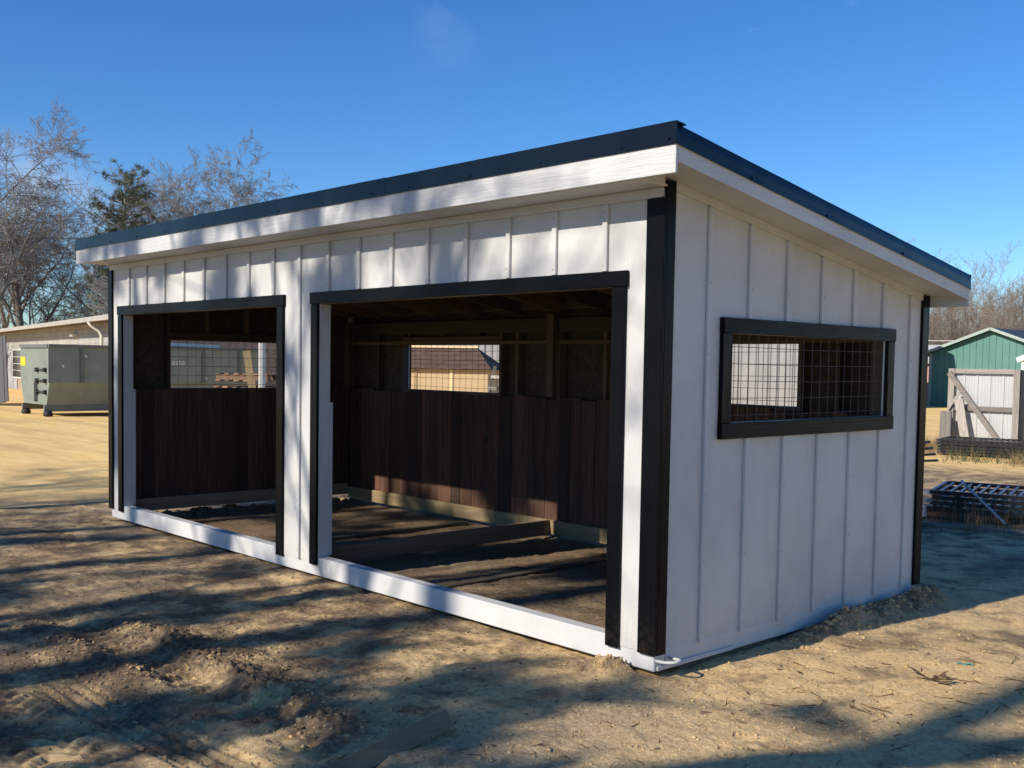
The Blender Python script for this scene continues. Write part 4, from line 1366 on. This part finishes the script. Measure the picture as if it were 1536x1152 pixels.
# ------------------------------------------------------------------ right background
M['green'] = plain('green_metal_siding', (.10, .235, .195), .5, 0, .4, .08, 1.2)
M['mint'] = plain('pale_green_trim', (.36, .43, .38), .5, 0, .4, .08, 3)
M['darkroof'] = plain('dark_green_roof', (.04, .055, .05), .6)
GL, GR, GYf, GYb, GE, GP = -19.75, -13.95, 45.0, 53.0, 2.55, 3.62
gb = empty('green_building', ((GL+GR)/2, (GYf+GYb)/2, 0), 'green vertical-board gabled building with pale trim', 'building')
gm_ = (GL+GR)/2
mb = MB()
mb.add([(GL, GYf, -.1), (GR, GYf, -.1), (GR, GYf, GE), (gm_, GYf, GP), (GL, GYf, GE), (GL, GYb, -.1), (GR, GYb, -.1), (GR, GYb, GE), (gm_, GYb, GP), (GL, GYb, GE)],
       [(0, 1, 2, 3, 4), (9, 8, 7, 6, 5), (0, 4, 9, 5), (1, 6, 7, 2), (2, 7, 8, 3), (4, 3, 8, 9), (0, 5, 6, 1)])
gw = mb.build('wall', M['green'], gb)
x = GL+.08
while x < GR-.2:
    x1 = min(x+.285, GR-.08); xm = (x+x1)/2
    zt = lambda q: GE + (GP-GE)*(1-abs(q-gm_)/(gm_-GL)) - .06
    MB().hexa([(x, GYf-.03, .02), (x1, GYf-.03, .02), (x1, GYf-.001, .02), (x, GYf-.001, .02),
               (x, GYf-.03, zt(x)), (x1, GYf-.03, zt(x1)), (x1, GYf-.001, zt(x1)), (x, GYf-.001, zt(x))]).build('siding_board', M['green'], gw)
    x += .30
MB().box(GL-.06, GL+.075, GYf-.05, GYf-.0005, .0, GE-.04).build('corner_trim', M['mint'], gw)
for s_, xe in ((-1, GL), (1, GR)):
    xo = xe+s_*.45; zo = GE-.45*(GP-GE)/(gm_-GL)
    mb = MB()
    mb.hexa([(xo, GYf-.35, zo), (gm_, GYf-.35, GP), (gm_, GYb+.3, GP), (xo, GYb+.3, zo),
             (xo, GYf-.35, zo+.10), (gm_, GYf-.35, GP+.10), (gm_, GYb+.3, GP+.10), (xo, GYb+.3, zo+.10)] if s_ < 0 else
            [(gm_, GYf-.35, GP), (xo, GYf-.35, zo), (xo, GYb+.3, zo), (gm_, GYb+.3, GP),
             (gm_, GYf-.35, GP+.10), (xo, GYf-.35, zo+.10), (xo, GYb+.3, zo+.10), (gm_, GYb+.3, GP+.10)])
    r_ = mb.build('roof', M['darkroof'], gb)
    MB().beam((xo, GYf-.362, zo+.05), (gm_, GYf-.362, GP+.05), .02, .13, (0, 0, 1)).build('rake_trim', M['mint'], r_)

ts = empty('unseen_shade_shed', (-21.5, 40.5, 0), 'unseen tan shed behind the white shed, added to shade the green building', 'shed')
MB().add([(-24, 39, -.1), (-19.15, 39, -.1), (-19.15, 39, 4.15), (-21.5, 39, 5.2), (-24, 39, 4.15), (-24, 42, -.1), (-19.15, 42, -.1), (-19.15, 42, 4.15), (-21.5, 42, 5.2), (-24, 42, 4.15)],  # out of view, added to cast a straight-edged shadow on the green wall
         [(0, 1, 2, 3, 4), (9, 8, 7, 6, 5), (0, 4, 9, 5), (1, 6, 7, 2), (0, 5, 6, 1)]).build('wall', M['cream'], ts)
for s_, xe in ((-1, -24.2), (1, -18.95)):
    P = [(xe, 38.8, 4.08), (-21.5, 38.8, 5.21), (-21.5, 42.2, 5.21), (xe, 42.2, 4.08)]
    P = P if s_ < 0 else [P[1], P[0], P[3], P[2]]
    MB().hexa(P + [(a, b, c+.08) for a, b, c in P]).build('roof', M['greyblock'], ts)

# maroon shed left of the green building
M['maroon'] = plain('maroon_paint', (.085, .03, .03), .6)
M['pink'] = plain('sunlit_maroon_edge', (.62, .33, .29), .6)  # pink stands for sunlight on the edge of the maroon wall
ms = empty('maroon_shed', (-23.4, 50.5, 0), 'small maroon shed with its sunlit edge painted pink, left of the green building', 'shed')
mw_ = MB().box(-25.2, -21.15, 49.2, 52.2, -.1, 2.05).build('wall', M['maroon'], ms)
MB().box(-22.1, -21.16, 49.14, 49.199, .0, 2.0).build('sunlit_edge_panel', M['pink'], mw_)
MB().hexa([(-25.5, 48.9, 2.06), (-20.8, 48.9, 2.06), (-20.8, 50.7, 3.0), (-25.5, 50.7, 3.0), (-25.5, 48.9, 2.14), (-20.8, 48.9, 2.14), (-20.8, 50.7, 3.08), (-25.5, 50.7, 3.08)]).build('roof', M['greyblock'], ms)

# dark playhouse with white trim at the right edge
ph = empty('dark_outbuilding', (-11.2, 40.0, 0), 'dark outbuilding with white trim cut by the right edge', 'building')
pw = MB().add([(-13.15, 39, -.1), (-9.3, 39, -.1), (-9.3, 39, 2.2), (-11.2, 39, 3.0), (-13.15, 39, 2.2),
               (-13.15, 42, -.1), (-9.3, 42, -.1), (-9.3, 42, 2.2), (-11.2, 42, 3.0), (-13.15, 42, 2.2)],
              [(0, 1, 2, 3, 4), (9, 8, 7, 6, 5), (0, 4, 9, 5), (1, 6, 7, 2), (2, 7, 8, 3), (4, 3, 8, 9), (0, 5, 6, 1)]).build('wall', M['darksheet'], ph)
MB().box(-13.2, -13.0, 38.95, 38.999, 0, 2.2).build('corner_trim', M['offwhite'], pw)
MB().beam((-13.35, 38.9, 2.17), (-11.2, 38.9, 3.08), .08, .2).build('rake_trim', M['offwhite'], pw)
MB().beam((-9.1, 38.9, 2.17), (-11.2, 38.9, 3.08), .08, .2).build('rake_trim', M['offwhite'], pw)

# grey shingled house roof further back on the right
hb = empty('grey_house', (-17, 62, 0), 'house with grey shingled roof showing past the green gable', 'house')
MB().box(-21.5, -9, 60.0, 68, -.1, 2.6).build('wall', M['greyblock'], hb)
hr = MB().hexa([(-22, 59.5, 2.61), (-8.5, 59.5, 2.61), (-8.5, 64, 4.0), (-22, 64, 4.0), (-22, 59.5, 2.72), (-8.5, 59.5, 2.72), (-8.5, 64, 4.12), (-22, 64, 4.12)]).build('roof', M['greyblock'], hb)
for k in range(10):
    t = k/10
    MB().beam((-22, 59.5+4.5*t, 2.735+1.4*t), (-8.5, 59.5+4.5*t, 2.735+1.4*t), .05, .03).build('shingle_course', M['greyblock'], hr)

# utility wire
wv = []
for i in range(25):
    t = i/24; wv.append((-45+70*t, 55.0+6*t, 3.75-.35*math.sin(math.pi*t)))
tag(MB().tube(wv, .018, 5).build('utility_wire', M['offwhite']), 'thin pale wire strung across in front of the woods', 'wire')

# corrugated panel fence in a weathered timber frame
fx0, fx1, fy, fz = -7.52, -6.02, 20.15, 1.76
fn = empty('panel_fence', ((fx0+fx1)/2, fy, 0), 'white corrugated metal fence in a weathered timber frame', 'fence')
M['whitemetal'] = plain('white_corrugated_metal', (.52, .52, .505), .3, .1, .6, .06, 2)
g0 = gh(fx0, fy)
def corr(x0, x1, y, z0, z1):
    mb = MB(); n = int((x1-x0)/.0125); pts = []
    for i in range(n+1):
        x = x0+(x1-x0)*i/n; ph_ = (x/.30) % 1
        dy = -.022 if ph_ < .12 else (-.006 if (ph_*5) % 1 < .2 else 0)
        pts.append((x, y+dy))
    for p in pts: mb.v.append((p[0], p[1], z0)); mb.v.append((p[0], p[1], z1)); mb.v.append((p[0], y+.03, z0)); mb.v.append((p[0], y+.03, z1))
    for i in range(n):
        a = i*4; mb.f += [(a, a+4, a+5, a+1), (a+2, a+3, a+7, a+6), (a+1, a+5, a+7, a+3), (a, a+2, a+6, a+4)]
    mb.f += [(0, 1, 3, 2), (n*4, n*4+2, n*4+3, n*4+1)]
    return mb
corr(fx0+.15, fx1, fy+.02, .05, fz-.10).build('corrugated_panel', M['whitemetal'], fn)
corr(fx1+.14, fx1+2.6, fy+.02, .05, fz-.10).build('corrugated_panel', M['whitemetal'], fn)
MB().cbox(fx0, fx0+.145, fy-.10, fy+.045, g0-.3, fz).build('post', M['grey_z'], fn)
MB().cbox(fx1-.01, fx1+.135, fy-.10, fy+.045, g0-.3, fz-.01).build('post', M['grey_z'], fn)
MB().cbox(fx1+.17, fx1+.25, fy-.12, fy-.03, g0-.3, fz-.02).build('post', M['fence_black'], fn)
MB().cbox(fx0+.147, fx1-.012, fy-.07, fy-.028, fz-.115, fz-.005).build('top_rail', M['grey_x'], fn)
MB().cbox(fx0+.147, fx1-.012, fy-.07, fy-.028, .78, .89).build('mid_rail', M['grey_x'], fn)
MB().cbox(fx1+.26, fx1+2.6, fy-.07, fy-.028, fz-.115, fz-.005).build('top_rail', M['grey_x'], fn)
MB().beam((fx0+.04, fy-.15, fz-.10), (fx0+1.30, fy-.15, .02), .045, .12).build('brace', M['grey_x'], fn)
MB().beam((fx0+.32, fy-.22, 1.05), (fx0+.56, fy-.30, .02), .20, .05, (0, -1, .2)).build('plank', M['grey_z'], fn)
MB().beam((fx0+.05, fy-.16, .80), (fx0+.30, fy-.15, 1.20), .03, .05).build('brace', M['grey_x'], fn)
o = MB().cbox(fx0-.02, fx0+.24, fy-.42, fy-.36, gh(fx0, fy-.4)-.05, .76, .004).build('short_board', M['grey_z'])
tag(o, 'short grey board standing in front of the fence corner', 'board')

# stacks of black steel fence panels
def fence_panel(L=2.45, Wd=1.25, pick=.105):
    parts = []
    for y in (0.02, Wd-.02): parts.append(('rail', MB().box(0, L, y-.02, y+.02, 0, .045).mesh('rail')))
    for x in (.02, L-.02): parts.append(('end_rail', MB().box(x-.02, x+.02, .041, Wd-.041, .001, .044).mesh('end_rail')))
    for x in (.3, L-.3): parts.append(('spacer', MB().box(x-.03, x+.03, .005, .035, -.018, -.0005).box(x-.03, x+.03, Wd-.035, Wd-.005, -.018, -.0005).mesh('spacer')))
    x = pick; pm = MB().box(-.016, .016, .041, Wd-.041, .012, .036).mesh('picket')
    pk = []
    while x < L-.06: pk.append(x); x += pick
    return parts, pm, pk
FP = fence_panel()
for ms_ in [p[1] for p in FP[0]]+[FP[1]]: ms_.materials.append(M['fence_black'])
def place_panel(loc, rz, label, group, tilt=(0, 0)):
    e = empty('fence_panel', loc, label, 'fence panel', group)
    e.rotation_euler = (tilt[0], tilt[1], rz)
    for nme, me in FP[0]:
        o = bpy.data.objects.new(nme, me); COL.objects.link(o); o.parent = e
    for x in FP[2]:
        o = bpy.data.objects.new('picket', FP[1]); COL.objects.link(o); o.parent = e; o.location = (x, 0, 0)
    return e
nth = ['bottom', 'second from bottom', 'third from bottom', 'fourth from bottom', 'fifth from bottom', 'sixth from bottom', 'top']
zz = gh(-1.5, 8.0)+.10
for k in range(4):
    place_panel((-1.98+rs.uniform(-.02, .02), 7.50+rs.uniform(-.02, .02), zz), .30+rs.uniform(-.012, .012), f'{nth[k] if k < 3 else "top"} black steel panel in the near stack right of the shed', 'near stack of fence panels')
    zz += .064
for k, (x, y) in enumerate(((-1.62, 7.66), (-.12, 8.12))):
    o = MB().cbox(-.05, .05, -.1, 1.15, -.12, .098).build('support_block', M['grey_y'])
    o.location = (x, y, gh(-1.5, 8.0)); o.rotation_euler = (0, 0, .3)
    tag(o, ('left' if k == 0 else 'right') + ' timber block under the near stack of black panels', 'block')
zz = gh(-5.2, 16.8)+.03
for k in range(5):
    place_panel((-6.20+rs.uniform(-.02, .02), 16.75+rs.uniform(-.02, .02), zz), .22+rs.uniform(-.012, .012), f'{nth[k] if k < 4 else "top"} black steel panel in the far stack before the corrugated fence', 'far stack of fence panels')
    zz += .064

# odds and ends beside the near stack
M['rust'] = plain('rusty_steel', (.16, .07, .04), .8, .2, .3, .3, 12)
o = MB().beam((-3.2, 7.3, gh(-3, 7.3)+.10), (-1.2, 7.75, gh(-1.2, 7.7)+.06), .09, .07).build('steel_beam', M['rust'])
tag(o, 'rusty steel beam lying in front of the near panel stack', 'beam')
for k, (a, b, z, mt, lb) in enumerate([((-3.0, 8.0), (-1.95, 7.62), .30, 'grey_x', 'upper grey board poking out beside the near panel stack'),
                                      ((-3.0, 7.8), (-1.98, 7.50), .22, 'grey_x', 'lower grey board poking out beside the near panel stack'),
                                      ((-2.9, 7.2), (-1.75, 6.75), .10, 'grey_y', 'flat grey board on the ground by the shed back corner'),
                                      ((-1.9, 6.9), (.9, 7.4), .03, 'grey_x', 'long thin board lying on the ground before the near panel stack')]):
    o = MB().beam((*a, gh(*a)+z), (*b, gh(*b)+z), .13 if k != 3 else .06, .04).build('loose_board', M[mt]); tag(o, lb, 'board', 'loose boards by the near stack')
o = MB().cbox(-2.35, -2.02, 7.45, 7.62, gh(-2.2, 7.5)+.02, gh(-2.2, 7.5)+.16, .01).build('white_block', M['offwhite']); tag(o, 'white block among the boards behind the shed corner', 'block')
for k in range(4):
    z = .52+.07*k
    o = MB().tube([(-3.4, 9.4, z-.1), (-2.62+.04*k*(-1), 9.05, z+.03*k*.3)], .018, 6).build('steel_rod', M['fence_black'])
    tag(o, ['lowest', 'second', 'third', 'topmost'][k]+' dark rod sticking out past the shed back corner', 'rod', 'rods behind the shed corner')
o = MB().tube([(-3.35, 9.3, -.1), (-3.3, 9.25, .9)], .05, 8).build('rod_stand', M['fence_black']); tag(o, 'dark upright behind the shed corner holding the rods', 'stand')
o = MB().tube([(-1.55, 7.35, .46), (-1.50, 7.32, .42), (-1.03, 7.30, .03)], .014, 8).build('bent_pipe', M['galv']); tag(o, 'bent pale pipe leaning on the near panel stack', 'pipe')

# weeds and grass
brush('dry_grass', 21, [((-9.5, 16.5, -1.5, 20.0, .8), 7000), ((-9.5, 18.2, -6, 20, .6), 2000), ((-4.5, 16.2, 0, 17.6, .8), 3000)], M['drygrass'], 0, .06, .34, 'dry brown grass in front of the far panel stack', .006, 'grass', .5)
brush('green_weeds', 22, [((-9.5, 17.9, -2, 19.6, .5), 1500), ((-5.5, 15.7, -3, 16.2, .3), 350)], M['greengrass'], 0, .06, .32, 'green weeds growing among the dry grass', .008, 'weeds', .5)
brush('dead_stalks', 23, [((-1.35, 7.0, -1.2, 7.05, .06), 40), ((-2.2, 7.0, .8, 7.6, .25), 420)], M['drygrass'], 0, .08, .42, 'thin dead stalks in front of the near panel stack', .004, 'stalks', .12)

# ------------------------------------------------------------------ foreground bits
def clods():
    g = np.random.default_rng(41)
    ph_ = (1+5**.5)/2
    ico = np.array([(-1, ph_, 0), (1, ph_, 0), (-1, -ph_, 0), (1, -ph_, 0), (0, -1, ph_), (0, 1, ph_), (0, -1, -ph_), (0, 1, -ph_), (ph_, 0, -1), (ph_, 0, 1), (-ph_, 0, -1), (-ph_, 0, 1)])
    ico /= np.linalg.norm(ico[0])
    fac = np.array([(0, 11, 5), (0, 5, 1), (0, 1, 7), (0, 7, 10), (0, 10, 11), (1, 5, 9), (5, 11, 4), (11, 10, 2), (10, 7, 6), (7, 1, 8),
                    (3, 9, 4), (3, 4, 2), (3, 2, 6), (3, 6, 8), (3, 8, 9), (4, 9, 5), (2, 4, 11), (6, 2, 10), (8, 6, 7), (9, 8, 1)])
    pts = []
    for n, fx_, fy_, r0, r1 in [(380, lambda m: g.uniform(-3, -.2, m), lambda m: -1.72+g.normal(size=m)*.13, .003, .019),
                                (200, lambda m: g.uniform(-3.4, -1.4, m), lambda m: -2.22+g.normal(size=m)*.12, .003, .016),
                                (420, lambda m: .10+g.normal(size=m)*.07, lambda m: g.uniform(1.2, 3.0, m), .004, .022),
                                (140, lambda m: -.25+g.normal(size=m)*.13, lambda m: -.08+g.normal(size=m)*.07, .003, .016),
                                (3800, lambda m: g.uniform(-4.5, 2.3, m), lambda m: g.uniform(-3.2, 2.5, m), .0018, .010),
                                (160, lambda m: -7.3+g.normal(size=m)*.1, lambda m: g.uniform(.3, 3, m), .015, .05),
                                (4200, lambda m: g.uniform(-3.5, 2.2, m), lambda m: g.uniform(-3.1, 1.6, m), .0016, .0065),
                                (2400, lambda m: .6+g.normal(size=m)*.7, lambda m: .2+g.normal(size=m)*.9, .0016, .008),
                                (1600, lambda m: g.uniform(-3, .4, m), lambda m: g.uniform(-2.6, -1.2, m), .003, .014)]:
        x, y = fx_(n), fy_(n); r = r0+(r1-r0)*g.random(n)**2.2
        ok = ~((x > -7.25) & (x < .03) & (y > -.02) & (y < 3.05)) | (x < -7.0)
        for a, b, c in zip(x[ok], y[ok], r[ok]): pts.append((a, b, c))
    pts = np.array(pts); z = ground_h(pts[:, 0], pts[:, 1])
    m = len(pts)
    jit = 1+g.normal(size=(m, 12, 1))*.30
    sc = pts[:, 2][:, None, None]*np.stack([g.uniform(.8, 1.4, m), g.uniform(.8, 1.4, m), g.uniform(.55, .95, m)], 1)[:, None, :]
    V = ico[None]*jit*sc + np.stack([pts[:, 0], pts[:, 1], z+pts[:, 2]*.12], 1)[:, None, :]
    F = fac[None]+(np.arange(m)*12)[:, None, None]
    o = link_mesh('soil_clods', np_mesh('soil_clods', V.reshape(-1, 3), F.reshape(-1, 3)), M['ground'])
    tag(o, 'loose clods and crumbs of sandy soil over the ground', 'soil', None, 'stuff')
clods()
def litter():
    g = np.random.default_rng(43); segs = []
    for (cx, cy, sx, sy, n, L) in [(1.0, .9, .5, .6, 34, .10), (.7, .2, .5, .4, 26, .07), (-1, -.8, 1.4, .5, 40, .06), (1.2, 2.0, .5, .7, 26, .09), (-3, -1, 1.5, .6, 24, .06), (.2, -.9, .6, .4, 30, .05)]:
        for i in range(n):
            x, y = cx+g.normal()*sx, cy+g.normal()*sy
            if -7.3 < x < .02 and y > -.02: continue
            a = g.uniform(0, 6.28); l = L*g.uniform(.4, 1.6)
            x1, y1 = x+math.cos(a)*l, y+math.sin(a)*l
            segs.append((np.array([x, y, gh(x, y)+.003]), np.array([x1, y1, gh(x1, y1)+g.uniform(.003, .02)]), .0028, .0014))
    o = link_mesh('twig_litter', segs_mesh('twig_litter', segs, 4), M['leaf'])
    tag(o, 'small twigs and straw scattered on the sand', 'twigs', None, 'stuff')
    V = []
    for i in range(900):
        x, y = g.uniform(-4, 2), g.uniform(-2.9, 2.4)
        if -7.3 < x < .02 and y > -.02: continue
        z = gh(x, y)+.004; s = .004+.016*g.random()**2; a = g.uniform(0, 6.28)
        u = np.array([math.cos(a), math.sin(a), g.uniform(-.3, .5)])*s; w = np.array([-math.sin(a), math.cos(a), g.uniform(-.4, .4)])*s*.5
        p = np.array([x, y, z]); V += [p-u, p+w, p+u, p-u, p+u, p-w]
    V = np.array(V)
    o = link_mesh('leaf_litter', np_mesh('leaf_litter', V, np.arange(len(V)).reshape(-1, 3)), M['leaf'])
    tag(o, 'dead leaf flakes scattered on the sand', 'leaves', None, 'stuff')
litter()
# sprig of dead leaves on the right
mb = MB(); g = random.Random(8)
for i in range(16):
    a = g.uniform(0, 6.28); l = g.uniform(.05, .13); bx, by = 1.02, 1.18
    p0 = np.array([bx, by, gh(bx, by)+.01]); p1 = p0+np.array([math.cos(a)*l*1.3, math.sin(a)*l, g.uniform(0, .05)])
    mb.tube([p0, p1], [.003, .0015], 4)
    w = np.array([-math.sin(a), math.cos(a), .2])*.014
    mb.add([p1-(p1-p0)*.4, p1-(p1-p0)*.15+w, p1+(p1-p0)*.15, p1-(p1-p0)*.15-w], [(0, 1, 2, 3)])
tag(mb.build('dead_sprig', M['leaf']), 'dead leafy sprig lying on the sunlit sand right of the shed', 'sprig')

# weathered board in the foreground, one end buried
a = np.array([.045, -2.40, .0]); b = np.array([-.10, -1.40, .055])
a[2] = gh(*a[:2])+.022; b[2] = gh(*b[:2])+.055
M['oldboard'] = wood('old_brown_board', (.28, .21, .125), (.46, .355, .22), 'y', .85, True)
o = MB().beam(a, b, .040, .088, (-.55, 0, 1)).build('weathered_board', M['oldboard'])
tag(o, 'weathered board half buried in the foreground soil', 'board')

# scraps of teal plastic strap
M['teal'] = plain('teal_plastic', (.10, .36, .30), .5)
for (x, y, l, ang, lb) in [(1.02, 1.62, .09, .4, 'teal plastic strip on the sand right of the shed'), (-5.55, .62, .22, .1, 'teal plastic strip on the ground inside the left bay')]:
    mb = MB(); n = 5
    for i in range(n+1):
        t = i/n-.5; px, py = x+math.cos(ang)*l*t, y+math.sin(ang)*l*t
        z = gh(px, py)+.006+.006*math.sin(i*2)
        mb.v += [(px-math.sin(ang)*.012, py+math.cos(ang)*.012, z), (px+math.sin(ang)*.012, py-math.cos(ang)*.012, z),
                 (px-math.sin(ang)*.012, py+math.cos(ang)*.012, z+.002), (px+math.sin(ang)*.012, py-math.cos(ang)*.012, z+.002)]
    for i in range(n):
        q = i*4; mb.f += [(q, q+1, q+5, q+4), (q+2, q+6, q+7, q+3), (q, q+4, q+6, q+2), (q+1, q+3, q+7, q+5)]
    tag(mb.build('plastic_strip', M['teal']), lb, 'plastic strip')
